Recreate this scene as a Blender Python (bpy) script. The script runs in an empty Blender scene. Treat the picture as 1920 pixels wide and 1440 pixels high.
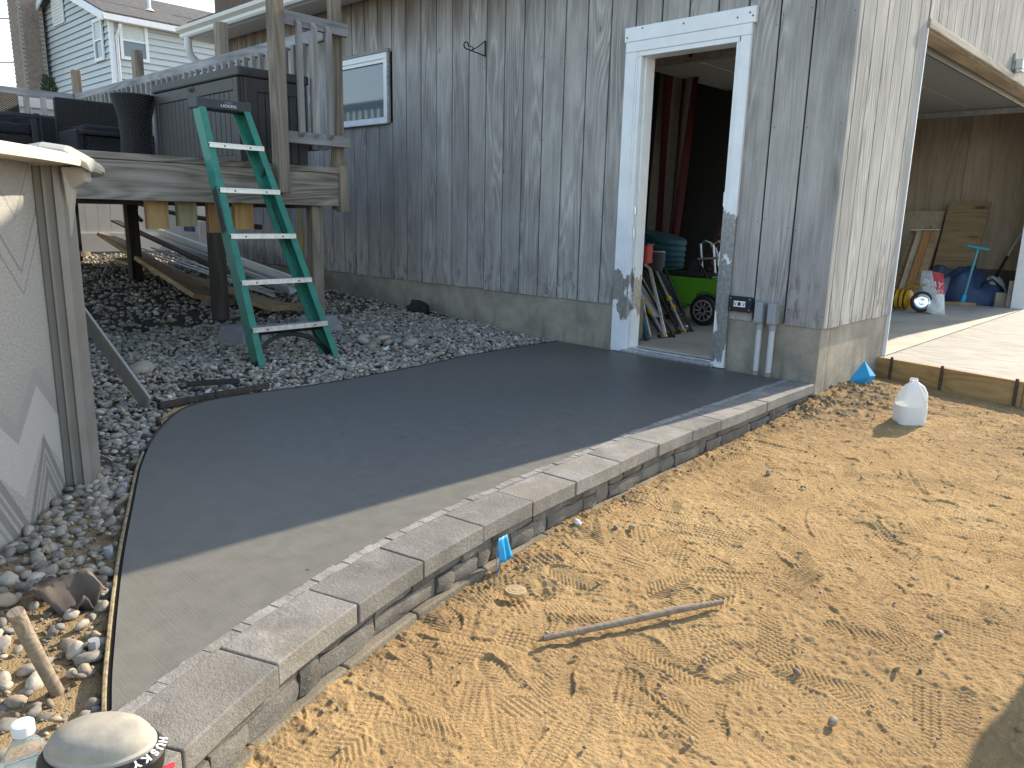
import bpy, math, random
import numpy as np
from mathutils import Vector, Matrix, Euler

random.seed(7)
RNG = np.random.default_rng(11)
C = bpy.context.scene.collection
R = math.radians

# ------------------------------------------------------------------ camera
cam_data = bpy.data.cameras.new('camera')
cam = bpy.data.objects.new('camera', cam_data)
C.objects.link(cam)
rx, ry, rz = Vector((0.7223, 0.6912, 0.0234)), Vector((-0.1671, 0.1415, 0.9757)), Vector((0.6711, -0.7087, 0.2178))
rz.normalize(); rx = (rx - rz * rx.dot(rz)).normalized(); ry = rz.cross(rx)
m = Matrix((rx, ry, rz)).transposed().to_4x4()
m.translation = Vector((1.775, -4.6, 0.970))
cam.matrix_world = m
cam_data.sensor_width = 36
cam_data.lens = 26.65
cam_data.clip_start = 0.05
cam_data.clip_end = 3000
bpy.context.scene.camera = cam

# ------------------------------------------------------------------ sky, sun, exposure
AZ, EL = math.atan(0.066), R(30.5)
w = bpy.data.worlds.new('World'); bpy.context.scene.world = w; w.use_nodes = True
wn = w.node_tree
sky = wn.nodes.new('ShaderNodeTexSky'); sky.sky_type = 'NISHITA'; sky.sun_disc = False
sky.sun_elevation = EL; sky.sun_rotation = AZ; sky.air_density = 1.0; sky.dust_density = 0.7; sky.ozone_density = 1.4
bg = wn.nodes['Background']; bg.inputs['Strength'].default_value = 0.15
wn.links.new(sky.outputs[0], bg.inputs['Color'])
sun_d = bpy.data.lights.new('sun', 'SUN'); sun_d.energy = 2.9; sun_d.angle = R(0.55); sun_d.color = (1.0, 0.93, 0.83)
sun = bpy.data.objects.new('sun', sun_d); C.objects.link(sun)
sv = Vector((math.sin(AZ) * math.cos(EL), math.cos(AZ) * math.cos(EL), math.sin(EL)))
sun.rotation_euler = sv.to_track_quat('Z', 'Y').to_euler(); sun.location = (3, 10, 12)
vs = bpy.context.scene.view_settings
vs.view_transform = 'Standard'; vs.look = 'None'; vs.gamma = 1; vs.use_curve_mapping = False; vs.exposure = 1.55
vs.use_white_balance = True; vs.white_balance_temperature = 7500; vs.white_balance_tint = 10     # the photograph is balanced for the open shade

# ------------------------------------------------------------------ mesh helpers
def tag(o, label=None, cat=None, group=None, kind=None):
    if label: o['label'] = label
    if cat: o['category'] = cat
    if group: o['group'] = group
    if kind: o['kind'] = kind
    return o

def thing(name, loc, label, cat, group=None):
    o = bpy.data.objects.new(name, None); C.objects.link(o)
    o.location = loc; o.empty_display_size = 0.1
    return tag(o, label, cat, group)

def link(name, me, mat, parent=None):
    o = bpy.data.objects.new(name, me); C.objects.link(o)
    if mat is not None and len(me.materials) == 0: me.materials.append(mat)
    if parent is not None:
        o.parent = parent
        if parent.type == 'EMPTY': o.matrix_parent_inverse = Matrix.Translation(-Vector(parent.location))
        elif parent.parent is None: o.matrix_parent_inverse = Matrix.Translation(-Vector(parent.location))
    return o

def norm(v):
    v = Vector(v); return v.normalized()

class B:
    def __init__(s): s.v = []; s.f = []
    def add(s, vs_, fs_):
        n = len(s.v); s.v += [tuple(p) for p in vs_]; s.f += [tuple(i + n for i in f) for f in fs_]; return s
    def box(s, x0, x1, y0, y1, z0, z1, M=None):
        p = [Vector(q) for q in ((x0,y0,z0),(x1,y0,z0),(x1,y1,z0),(x0,y1,z0),(x0,y0,z1),(x1,y0,z1),(x1,y1,z1),(x0,y1,z1))]
        if M is not None: p = [M @ q for q in p]
        return s.add(p, [(0,3,2,1),(4,5,6,7),(0,1,5,4),(1,2,6,5),(2,3,7,6),(3,0,4,7)])
    def beam(s, p0, p1, wd, ht, up=(0,0,1), taper=1.0):
        p0, p1 = Vector(p0), Vector(p1); d = (p1 - p0).normalized(); u = Vector(up)
        sd = d.cross(u)
        if sd.length < 1e-4: sd = d.cross(Vector((1,0,0)))
        sd.normalize(); u = sd.cross(d).normalized()
        q = []
        for p, k in ((p0, 1), (p1, taper)):
            for a, b in ((-1,-1),(1,-1),(1,1),(-1,1)): q.append(p + sd*a*wd/2*k + u*b*ht/2*k)
        return s.add(q, [(0,1,2,3),(7,6,5,4),(0,4,5,1),(1,5,6,2),(2,6,7,3),(3,7,4,0)])
    def tube(s, pts, r, n=8, cap=True):
        pts = [Vector(p) for p in pts]; rs = r if isinstance(r, (list, tuple)) else [r]*len(pts)
        q = []; f = []; ref = None
        for i, p in enumerate(pts):
            a = pts[max(i-1,0)]; b = pts[min(i+1,len(pts)-1)]; d = (b-a).normalized()
            if ref is None:
                ref = d.orthogonal().normalized()
            ref = (ref - d*ref.dot(d)).normalized(); t = d.cross(ref)
            for k in range(n):
                an = 2*math.pi*k/n; q.append(p + (ref*math.cos(an) + t*math.sin(an))*rs[i])
        for i in range(len(pts)-1):
            for k in range(n):
                f.append((i*n+k, i*n+(k+1)%n, (i+1)*n+(k+1)%n, (i+1)*n+k))
        if cap: f.append(tuple(range(n-1,-1,-1))); f.append(tuple(range((len(pts)-1)*n, len(pts)*n)))
        return s.add(q, f)
    def lathe(s, prof, c=(0,0,0), n=24, M=None, sx=1, sy=1):
        q = []; f = []
        for r, z in prof:
            for k in range(n):
                an = 2*math.pi*k/n; p = Vector((r*sx*math.cos(an), r*sy*math.sin(an), z))
                if M is not None: p = M @ p
                q.append(p + Vector(c))
        for i in range(len(prof)-1):
            for k in range(n): f.append((i*n+k, i*n+(k+1)%n, (i+1)*n+(k+1)%n, (i+1)*n+k))
        f.append(tuple(range(n-1,-1,-1))); f.append(tuple(range((len(prof)-1)*n, len(prof)*n)))
        return s.add(q, f)
    def prism(s, poly, z0, z1):                     # poly of (x, y), counter-clockwise
        n = len(poly); q = [(x,y,z0) for x,y in poly] + [(x,y,z1) for x,y in poly]
        return s.add(q, [tuple(range(n-1,-1,-1)), tuple(range(n,2*n))] + [(i,(i+1)%n,n+(i+1)%n,n+i) for i in range(n)])
    def prism_m(s, poly, d0, d1, M):                # prism in a local frame
        b = B().prism(poly, d0, d1); return s.add([M @ Vector(p) for p in b.v], b.f)
    def out(s, name, mat, parent=None, bevel=0, seg=1, smooth=False, label=None, cat=None, group=None, kind=None, angle=40):
        v = [Vector(p) for p in s.v]; base = Vector((0,0,0))
        if parent is None and kind != 'structure':
            xs = [p.x for p in v]; ys = [p.y for p in v]; zs = [p.z for p in v]
            base = Vector(((min(xs)+max(xs))/2, (min(ys)+max(ys))/2, min(zs)))
        me = bpy.data.meshes.new(name); me.from_pydata([p - base for p in v], [], s.f); me.update()
        if smooth:
            me.polygons.foreach_set('use_smooth', [True]*len(me.polygons))
            me.set_sharp_from_angle(angle=R(angle))
        o = link(name, me, mat, parent)
        if parent is None: o.location = base
        if bevel:
            b = o.modifiers.new('bevel', 'BEVEL'); b.width = bevel; b.segments = seg; b.limit_method = 'ANGLE'; b.angle_limit = R(40)
        return tag(o, label, cat, group, kind)

def frame(origin, xax, zax):
    x = norm(xax); z = norm(zax); z = (z - x*z.dot(x)).normalized(); y = z.cross(x)
    M = Matrix((x, y, z)).transposed().to_4x4(); M.translation = Vector(origin); return M

def text(name, body, M, size, mat, parent, depth=0.0008, bold=0.0, stretch=1.0, align='CENTER'):
    cu = bpy.data.curves.new(name, 'FONT'); cu.body = body; cu.size = size; cu.extrude = depth
    cu.align_x = align; cu.align_y = 'CENTER'; cu.offset = bold
    t = bpy.data.objects.new(name, cu); C.objects.link(t)
    dg = bpy.context.evaluated_depsgraph_get(); dg.update()
    me = bpy.data.meshes.new_from_object(t.evaluated_get(dg))
    bpy.data.objects.remove(t)
    me.transform(M @ Matrix.Diagonal((stretch,1,1,1))); me.name = name; me.materials.clear()
    return link(name, me, mat, parent)

# ------------------------------------------------------------------ material helpers
class Mt:
    def __init__(s, name, rough=0.7, metal=0.0, spec=0.4, col=None):
        s.m = bpy.data.materials.new(name); s.m.use_nodes = True; s.t = s.m.node_tree; s.b = s.t.nodes['Principled BSDF']
        s.b.inputs['Roughness'].default_value = rough; s.b.inputs['Metallic'].default_value = metal
        s.b.inputs['Specular IOR Level'].default_value = spec
        if col is not None: s.col(col)
    def n(s, typ, **kw):
        nd = s.t.nodes.new('ShaderNode' + typ)
        for k, v in kw.items(): setattr(nd, k, v)
        return nd
    def put(s, sock, val):
        if isinstance(val, bpy.types.NodeSocket): s.t.links.new(val, sock)
        elif isinstance(val, (tuple, list)) and len(val) == 3 and sock.type == 'RGBA': sock.default_value = (*val, 1)
        else: sock.default_value = val
    def obj(s): return s.n('TexCoord').outputs['Object']
    def gen(s): return s.n('TexCoord').outputs['Generated']
    def rnd(s): return s.n('ObjectInfo').outputs['Random']
    def attr(s, name): return s.n('Attribute', attribute_name=name).outputs['Color']
    def map(s, vec, scale=(1,1,1), loc=(0,0,0), rot=(0,0,0)):
        nd = s.n('Mapping'); s.put(nd.inputs['Vector'], vec); s.put(nd.inputs['Scale'], scale); s.put(nd.inputs['Location'], loc); s.put(nd.inputs['Rotation'], rot)
        return nd.outputs[0]
    def vadd(s, a, b):
        nd = s.n('VectorMath', operation='ADD'); s.put(nd.inputs[0], a); s.put(nd.inputs[1], b); return nd.outputs[0]
    def comb(s, x=0.0, y=0.0, z=0.0):
        nd = s.n('CombineXYZ'); s.put(nd.inputs[0], x); s.put(nd.inputs[1], y); s.put(nd.inputs[2], z); return nd.outputs[0]
    def sep(s, v):
        nd = s.n('SeparateXYZ'); s.put(nd.inputs[0], v); return nd.outputs
    def noise(s, vec, scale=5.0, detail=4.0, rough=0.55, dist=0.0):
        nd = s.n('TexNoise'); s.put(nd.inputs['Vector'], vec); s.put(nd.inputs['Scale'], scale); s.put(nd.inputs['Detail'], detail)
        s.put(nd.inputs['Roughness'], rough); s.put(nd.inputs['Distortion'], dist); return nd.outputs[0]
    def voro(s, vec, scale=5.0, feature='F1', out='Distance'):
        nd = s.n('TexVoronoi', feature=feature); s.put(nd.inputs['Vector'], vec); s.put(nd.inputs['Scale'], scale); return nd.outputs[out]
    def math(s, op, a, b=0.0, c=0.0, clamp=False):
        nd = s.n('Math', operation=op, use_clamp=clamp); s.put(nd.inputs[0], a); s.put(nd.inputs[1], b); s.put(nd.inputs[2], c); return nd.outputs[0]
    def ramp(s, fac, stops, interp='LINEAR'):
        nd = s.n('ValToRGB'); s.put(nd.inputs[0], fac); cr = nd.color_ramp; cr.interpolation = interp
        while len(cr.elements) < len(stops): cr.elements.new(0.5)
        for e, (p, c) in zip(cr.elements, stops):
            e.position = p; e.color = (*c, 1) if isinstance(c, (tuple, list)) else (c, c, c, 1)
        return nd.outputs[0]
    def mix(s, fac, a, b, mode='MIX'):
        nd = s.n('Mix', data_type='RGBA', blend_type=mode); s.put(nd.inputs[0], fac); s.put(nd.inputs[6], a); s.put(nd.inputs[7], b); return nd.outputs[2]
    def rng(s, v, a, b, c=0.0, d=1.0):
        nd = s.n('MapRange'); nd.clamp = True
        for i, q in enumerate((v, a, b, c, d)): s.put(nd.inputs[i], q)
        return nd.outputs[0]
    def col(s, c): s.put(s.b.inputs['Base Color'], c); return s
    def rough(s, c): s.put(s.b.inputs['Roughness'], c); return s
    def bump(s, h, strength=0.5, dist=0.01):
        nd = s.n('Bump'); s.put(nd.inputs['Height'], h); nd.inputs['Strength'].default_value = strength; nd.inputs['Distance'].default_value = dist
        s.put(s.b.inputs['Normal'], nd.outputs[0]); return s

def plain(name, col, rough=0.6, metal=0.0, var=0.15, scale=18.0, spec=0.4, bump=0.0):
    M = Mt(name, rough, metal, spec); v = M.obj()
    n = M.noise(v, scale, 5, 0.6)
    a = tuple(c*(1-var) for c in col); b = tuple(min(1, c*(1+var)) for c in col)
    M.col(M.ramp(n, [(0.3, a), (0.7, b)])); M.rough(M.rng(n, 0.3, 0.7, max(0.05, rough-0.08), min(1, rough+0.08)))
    if bump: M.bump(M.noise(v, scale*6, 3), bump, 0.002)
    return M.m

def wood(name, dark, light, axis='z', scale=1.0, brown=None, rough=0.85, rings=11.0, knots=True, bump=0.4):
    """timber with grain along one axis; every board gets its own offset"""
    M = Mt(name, rough, 0, 0.2); o = M.obj()
    off = M.math('MULTIPLY', M.rnd(), 37.0)
    v = M.vadd(o, M.comb(off, M.math('MULTIPLY', off, 1.7), M.math('MULTIPLY', off, 0.6)))
    def sc(a, b):
        return {'x': (b, a, a), 'y': (a, b, a), 'z': (a, a, b)}[axis]
    low = M.noise(M.map(v, sc(4.2*scale, 0.42*scale)), 1.0, 2, 0.45, 0.25)
    rg = M.math('PINGPONG', M.math('MULTIPLY', low, rings), 0.5)
    fine = M.noise(M.map(v, sc(110*scale, 2.6*scale)), 1.0, 4, 0.6)
    med = M.noise(M.map(v, sc(16*scale, 0.9*scale)), 1.0, 4, 0.6)
    blot = M.noise(M.map(v, sc(3.2, 1.1)), 1.0, 3, 0.6)
    g = M.math('ADD', M.math('MULTIPLY', rg, 0.55), M.math('ADD', M.math('MULTIPLY', fine, 0.55), M.math('MULTIPLY', med, 0.45)))
    g = M.math('ADD', g, M.math('MULTIPLY', M.math('SUBTRACT', blot, 0.5), 0.9))
    c = M.ramp(g, [(0.33, dark), (0.62, tuple(0.5*(a+b) for a, b in zip(dark, light))), (0.98, light)])
    c = M.mix(1.0, c, M.ramp(M.math('FRACT', M.math('MULTIPLY', M.rnd(), 7.3)), [(0, 0.80), (1, 1.0)]), 'MULTIPLY')
    if knots:
        kn = M.voro(M.map(v, sc(3.0, 0.75)), 1.0)
        c = M.mix(M.rng(kn, 0.035, 0.085, 0.85, 0.0), c, tuple(a*0.35 for a in dark))
    M.col(c); M.bump(M.math('ADD', M.math('MULTIPLY', fine, 0.6), M.math('MULTIPLY', rg, 0.6)), bump, 0.004)
    return M, c, v, blot, med

# --- weathered plywood siding
def siding_mat(name, dark, mid, light, brown=True):
    M = Mt(name, 0.9, 0, 0.15); o = M.obj(); off = M.math('MULTIPLY', M.rnd(), 53.0)
    v = M.vadd(o, M.comb(off, M.math('MULTIPLY', off, 0.7), M.math('MULTIPLY', off, 1.3)))
    low = M.noise(M.map(v, (5.2, 5.2, 0.48)), 1.0, 2, 0.4, 0.2)
    rg = M.math('POWER', M.math('MULTIPLY', M.math('PINGPONG', M.math('MULTIPLY', low, 17.0), 0.5), 2.0), 1.6)
    smooth_ = M.rng(M.noise(M.map(v, (2.5, 2.5, 0.7)), 1.0, 2), 0.42, 0.58)
    rg = M.math('ADD', M.math('MULTIPLY', rg, smooth_), M.math('MULTIPLY', M.math('SUBTRACT', 1.0, smooth_), 0.5))
    fine = M.noise(M.map(v, (150, 150, 3.2)), 1.0, 4, 0.65)
    med = M.noise(M.map(v, (24, 24, 1.1)), 1.0, 4, 0.6)
    blot = M.noise(M.map(o, (3.6, 3.6, 1.3)), 1.0, 4, 0.6, 0.5)
    g = M.math('ADD', M.math('MULTIPLY', rg, 0.30), M.math('ADD', M.math('MULTIPLY', fine, 0.60), M.math('MULTIPLY', med, 0.36)))
    g = M.math('ADD', g, M.math('MULTIPLY', M.math('SUBTRACT', blot, 0.5), 0.70))
    c = M.ramp(g, [(0.22, dark), (0.55, mid), (1.0, light)])
    c = M.mix(1.0, c, M.ramp(M.math('FRACT', M.math('MULTIPLY', M.rnd(), 7.3)), [(0, 0.84), (1, 1.0)]), 'MULTIPLY')
    z = M.sep(o)[2]
    zz = M.math('ADD', z, M.math('MULTIPLY', M.math('SUBTRACT', M.noise(M.map(v, (9, 9, 0.8)), 1.0, 3, 0.6), 0.5), 1.1))
    if brown:   # stain kept under the eave, sheltered from the weather
        bw = M.rng(zz, 2.35, 2.85, 0, 0.9)
        c = M.mix(bw, c, M.mix(M.math('MULTIPLY', fine, 1.0), (0.05, 0.034, 0.026), (0.19, 0.135, 0.105)))
    # splash rot at the foot of the boards
    rot = M.math('MULTIPLY', M.rng(zz, 0.75, 0.15, 0, 1), M.rng(M.noise(M.map(v, (14, 14, 5)), 1.0, 5, 0.7), 0.5, 0.62))
    c = M.mix(M.math('MULTIPLY', rot, 0.75), c, (0.045, 0.04, 0.036))
    # small checks and nail marks
    ck = M.voro(M.map(v, (7, 7, 1.6)), 1.0)
    c = M.mix(M.rng(ck, 0.02, 0.045, 0.8, 0), c, (0.03, 0.028, 0.028))
    M.col(c); M.bump(M.math('ADD', M.math('MULTIPLY', fine, 0.7), M.math('MULTIPLY', rg, 0.5)), 0.55, 0.004)
    return M.m
m_siding = siding_mat('weathered_siding_grey', (0.17, 0.156, 0.147), (0.335, 0.315, 0.299), (0.58, 0.56, 0.54))
m_siding_e = siding_mat('weathered_siding_sunlit', (0.15, 0.14, 0.128), (0.37, 0.352, 0.328), (0.62, 0.60, 0.565), False)  # same weathered boards on the sunlit side, sunlight put into a paler tone

m_dark = plain('dark_gap', (0.018, 0.017, 0.016), 0.95)
m_white = plain('white_paint', (0.74, 0.76, 0.79), 0.45, 0, 0.06, 9)
m_vinyl = plain('white_vinyl', (0.62, 0.62, 0.60), 0.4, 0, 0.05, 5)
m_alu = plain('aluminium', (0.62, 0.63, 0.64), 0.38, 0.85, 0.2, 30)
m_black = plain('black_plastic', (0.018, 0.019, 0.021), 0.5, 0, 0.3, 30)
m_grey_pvc = plain('grey_pvc', (0.30, 0.32, 0.34), 0.45, 0, 0.08, 12)
m_pipe = plain('painted_conduit', (0.52, 0.53, 0.54), 0.55, 0, 0.12, 20)
m_steel = plain('rusty_steel', (0.10, 0.075, 0.06), 0.7, 0.5, 0.35, 25)
m_chrome = plain('chrome', (0.75, 0.75, 0.75), 0.15, 1.0, 0.05)
m_black_iron = plain('black_iron', (0.02, 0.02, 0.02), 0.5, 0.6, 0.2)

def peel_mat():
    M = Mt('peeling_white_paint', 0.5, 0, 0.4); o = M.obj(); x, y, z = M.sep(o)
    n = M.noise(M.map(o, (9, 9, 3.2)), 1.0, 5, 0.6, 0.3)
    right = M.math('GREATER_THAN', x, -1.0)
    thr = M.mix(right, M.rng(M.math('ABSOLUTE', M.math('SUBTRACT', z, 0.42)), 0.10, 0.32, 0.40, 0.9),
                M.rng(M.math('ABSOLUTE', M.math('SUBTRACT', z, 0.55)), 0.45, 0.72, 0.42, 0.9))
    k = M.math('GREATER_THAN', n, thr)
    g2 = M.noise(o, 40, 4)
    c = M.mix(k, M.ramp(M.noise(o, 7, 4), [(0.3, (0.70, 0.72, 0.75)), (0.7, (0.80, 0.82, 0.84))]), M.ramp(g2, [(0.3, (0.20, 0.20, 0.20)), (0.7, (0.36, 0.35, 0.34))]))
    M.col(c); M.rough(M.math('SUBTRACT', 0.55, M.math('MULTIPLY', k, 0.12)))
    M.put(M.b.inputs['Metallic'], M.math('MULTIPLY', k, 0.35))
    M.bump(M.math('SUBTRACT', 1.0, k), 0.6, 0.002); return M.m
m_peel = peel_mat()

def found_mat():
    M = Mt('foundation_concrete', 0.92, 0, 0.2); o = M.obj(); z = M.sep(o)[2]
    n = M.noise(o, 3.5, 6, 0.65); f = M.noise(o, 120, 3, 0.6)
    c = M.ramp(n, [(0.3, (0.23, 0.207, 0.17)), (0.55, (0.36, 0.325, 0.265)), (0.75, (0.45, 0.41, 0.335))])
    drip = M.noise(M.map(o, (10, 10, 0.9)), 1.0, 4, 0.6)
    c = M.mix(M.math('MULTIPLY', M.rng(drip, 0.52, 0.72), M.rng(z, 0.25, -0.05, 0, 0.7)), c, (0.085, 0.08, 0.05))
    c = M.mix(M.rng(f, 0.55, 0.75, 0, 0.4), c, (0.12, 0.105, 0.085))
    M.col(c); M.bump(M.math('ADD', f, n), 0.7, 0.008); return M.m
m_found = found_mat()

def slab_mat():
    M = Mt('wet_concrete', 0.5, 0, 0.5); o = M.obj(); x, y, z = M.sep(o)
    big = M.noise(M.map(o, (0.9, 0.6, 1)), 1.0, 4, 0.55, 0.4)
    wet = M.math('ADD', M.rng(y, -4.2, -0.3, 0.0, 0.85), M.math('MULTIPLY', M.math('SUBTRACT', big, 0.5), 0.8), clamp=True)
    broom = M.noise(M.map(o, (6, 170, 1), rot=(0, 0, 0.55)), 1.0, 3, 0.6)
    spk = M.noise(o, 230, 3, 0.7); mot = M.noise(o, 14, 5, 0.6)
    c = M.mix(wet, (0.152, 0.148, 0.128), (0.090, 0.087, 0.081))
    c = M.mix(1.0, c, M.ramp(mot, [(0.25, 0.84), (0.75, 1.1)]), 'MULTIPLY')
    c = M.mix(M.math('MULTIPLY', M.rng(spk, 0.62, 0.75, 0, 0.5), M.math('SUBTRACT', 1.0, wet)), c, (0.34, 0.31, 0.26))
    pit = M.voro(o, 4.0)
    c = M.mix(M.rng(pit, 0.018, 0.035, 0.8, 0), c, (0.03, 0.03, 0.03))
    M.col(c); M.rough(M.math('ADD', M.math('SUBTRACT', 0.62, M.math('MULTIPLY', wet, 0.16)), M.math('MULTIPLY', M.math('SUBTRACT', mot, 0.5), 0.25)))
    M.bump(M.math('ADD', M.math('MULTIPLY', broom, 0.5), M.math('ADD', M.math('MULTIPLY', spk, 0.4), M.math('MULTIPLY', mot, 0.8))), 0.33, 0.004); return M.m
m_slab = slab_mat()

def block_mat(name, dark, light, white=0.0, warm=(0.36, 0.30, 0.23)):
    M = Mt(name, 0.9, 0, 0.25); o = M.obj(); v = M.vadd(o, M.comb(M.math('MULTIPLY', M.rnd(), 31), 0, 0))
    n = M.noise(v, 7, 5, 0.6); f = M.noise(v, 260, 3, 0.7); f2 = M.noise(v, 90, 3, 0.7)
    c = M.ramp(n, [(0.28, dark), (0.72, light)])
    c = M.mix(M.rng(M.noise(v, 3.1, 3), 0.5, 0.7, 0, 0.35), c, warm)
    c = M.mix(M.rng(f, 0.55, 0.72, 0, 0.55), c, tuple(a*0.42 for a in dark))
    c = M.mix(M.rng(f2, 0.60, 0.72, 0, 0.5), c, tuple(min(1, a*1.5) for a in light))
    c = M.mix(1.0, c, M.ramp(M.rnd(), [(0, 0.82), (1, 1.08)]), 'MULTIPLY')
    if white: c = M.mix(M.rng(M.noise(v, 4.3, 4, 0.7), 0.55, 0.7, 0, white), c, (0.55, 0.53, 0.50))
    M.col(c); M.bump(M.math('ADD', M.math('MULTIPLY', f, 0.5), f2), 0.8, 0.004); return M.m
m_cap = block_mat('cap_stone', (0.150, 0.144, 0.133), (0.27, 0.26, 0.24), 0.22, (0.26, 0.225, 0.165))
m_stone = block_mat('tumbled_stone', (0.088, 0.083, 0.076), (0.25, 0.235, 0.21), 0.14, (0.20, 0.175, 0.14))
m_base = block_mat('base_block', (0.13, 0.115, 0.09), (0.25, 0.22, 0.17))
m_mortar = block_mat('mortar', (0.14, 0.135, 0.125), (0.32, 0.31, 0.29), 0.35)

def drive_mat():
    M = Mt('dry_concrete', 0.85, 0, 0.25); o = M.obj()
    br = M.noise(M.map(o, (4, 85, 1), rot=(0, 0, -1.35)), 1.0, 4, 0.7); n = M.noise(o, 3, 5, 0.6)
    c = M.mix(M.rng(br, 0.38, 0.62), (0.47, 0.45, 0.41), (0.24, 0.23, 0.205))
    c = M.mix(1.0, c, M.ramp(n, [(0.3, 0.88), (0.7, 1.05)]), 'MULTIPLY')
    M.col(c); M.bump(br, 0.8, 0.004); return M.m
m_drive = drive_mat()
def floor_mat():
    M = Mt('garage_floor', 0.75, 0, 0.3); o = M.obj(); n = M.noise(o, 2.2, 6, 0.65); f = M.noise(o, 40, 4, 0.7)
    c = M.ramp(n, [(0.3, (0.30, 0.28, 0.235)), (0.6, (0.43, 0.40, 0.33)), (0.8, (0.37, 0.33, 0.26))])
    c = M.mix(M.rng(f, 0.6, 0.75, 0, 0.5), c, (0.13, 0.115, 0.09)); M.col(c); M.bump(f, 0.3, 0.004); return M.m
m_floor = floor_mat()

def sand_mat():
    M = Mt('trampled_sand', 0.97, 0, 0.1); o = M.obj()
    n = M.noise(o, 2.0, 6, 0.62); f = M.noise(o, 420, 2, 0.7); g = M.noise(o, 55, 5, 0.7)
    c = M.ramp(n, [(0.28, (0.345, 0.224, 0.110)), (0.52, (0.460, 0.305, 0.148)), (0.74, (0.535, 0.373, 0.192))])
    c = M.mix(M.rng(f, 0.56, 0.72, 0, 0.5), c, (0.20, 0.135, 0.075))
    c = M.mix(M.rng(M.noise(o, 260, 2), 0.64, 0.72, 0, 0.5), c, (0.66, 0.55, 0.40))
    dk = M.math('MULTIPLY', M.rng(g, 0.52, 0.68), M.rng(M.noise(o, 1.3, 3), 0.5, 0.66))
    c = M.mix(M.math('MULTIPLY', dk, 0.75), c, (0.16, 0.125, 0.09))
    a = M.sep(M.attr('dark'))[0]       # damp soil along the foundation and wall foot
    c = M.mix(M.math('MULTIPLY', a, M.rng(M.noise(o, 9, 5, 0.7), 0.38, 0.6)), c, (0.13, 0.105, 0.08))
    M.col(c); M.bump(M.math('ADD', M.math('MULTIPLY', f, 0.6), M.math('ADD', M.math('MULTIPLY', g, 0.8), M.math('MULTIPLY', M.noise(o, 140, 4, 0.65), 0.9))), 1.0, 0.007); return M.m
m_sand = sand_mat()
def bed_mat():
    M = Mt('gravel_soil', 0.97, 0, 0.1); o = M.obj(); n = M.noise(o, 3.0, 6, 0.62); f = M.noise(o, 300, 2, 0.7)
    x, y, z = M.sep(o)
    sandy = M.rng(M.math('ADD', y, M.math('MULTIPLY', n, 0.6)), -3.35, -3.65)
    c = M.mix(sandy, M.ramp(n, [(0.3, (0.075, 0.066, 0.055)), (0.7, (0.15, 0.132, 0.105))]), M.ramp(n, [(0.3, (0.30, 0.21, 0.115)), (0.7, (0.45, 0.33, 0.19))]))
    c = M.mix(M.rng(f, 0.56, 0.74, 0, 0.5), c, (0.12, 0.09, 0.06)); M.col(c); M.bump(M.math('ADD', M.math('ADD', n, M.noise(o, 45, 5, 0.7)), M.math('MULTIPLY', f, 0.5)), 1.0, 0.014); return M.m
m_bed = bed_mat()
m_ground = plain('bare_ground', (0.16, 0.14, 0.09), 0.95, 0, 0.3, 0.8)
def pebble_mat():
    M = Mt('river_gravel', 0.75, 0, 0.35); a = M.attr('tint'); o = M.obj(); n = M.noise(o, 60, 4, 0.65)
    c = M.mix(1.0, a, M.ramp(n, [(0.25, 0.65), (0.75, 1.2)]), 'MULTIPLY')
    M.col(c); M.bump(M.noise(o, 160, 3), 0.4, 0.002); return M.m
m_pebble = pebble_mat()

m_deck = wood('weathered_deck_timber', (0.10, 0.08, 0.064), (0.43, 0.375, 0.32), 'y', rings=20)[0].m
m_deck_z = wood('weathered_post_timber', (0.15, 0.118, 0.088), (0.42, 0.345, 0.27), 'z')[0].m
m_rail_x = wood('grey_rail_timber', (0.17, 0.165, 0.165), (0.47, 0.46, 0.46), 'x')[0].m
m_rail_y = wood('grey_rail_timber_side', (0.17, 0.165, 0.165), (0.47, 0.46, 0.46), 'y')[0].m
m_bal = wood('grey_baluster_timber', (0.19, 0.175, 0.165), (0.46, 0.435, 0.41), 'z', knots=False)[0].m
m_stub = wood('fresh_pine', (0.36, 0.20, 0.075), (0.66, 0.43, 0.20), 'z')[0].m
m_stub_grey = wood('mossy_pine', (0.20, 0.17, 0.09), (0.46, 0.40, 0.25), 'z')[0].m
m_stub_red = wood('reddish_pine', (0.30, 0.13, 0.05), (0.50, 0.27, 0.13), 'z')[0].m
m_post_dk = wood('dark_damp_post', (0.035, 0.028, 0.024), (0.10, 0.08, 0.066), 'z')[0].m
m_lumber = wood('tan_lumber', (0.26, 0.165, 0.095), (0.46, 0.32, 0.20), 'x', knots=False)[0].m
m_form = wood('form_board_pine', (0.30, 0.165, 0.062), (0.56, 0.36, 0.17), 'x')[0].m
m_ply = wood('brown_plywood', (0.44, 0.33, 0.24), (0.66, 0.53, 0.40), 'z', bump=0.15)[0].m
m_ply_x = wood('knotty_plywood', (0.26, 0.17, 0.09), (0.48, 0.34, 0.20), 'x', bump=0.15)[0].m
m_header = wood('rotted_header_timber', (0.25, 0.215, 0.165), (0.55, 0.50, 0.42), 'y')[0].m
m_header_in = wood('bare_header_timber', (0.30, 0.225, 0.145), (0.52, 0.41, 0.28), 'y', knots=False)[0].m
m_stick = wood('bare_stick', (0.16, 0.125, 0.095), (0.38, 0.31, 0.235), 'x', scale=3)[0].m
m_edge = plain('worn_edging', (0.24, 0.19, 0.115), 0.8, 0, 0.65, 60, bump=0.4)

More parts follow.
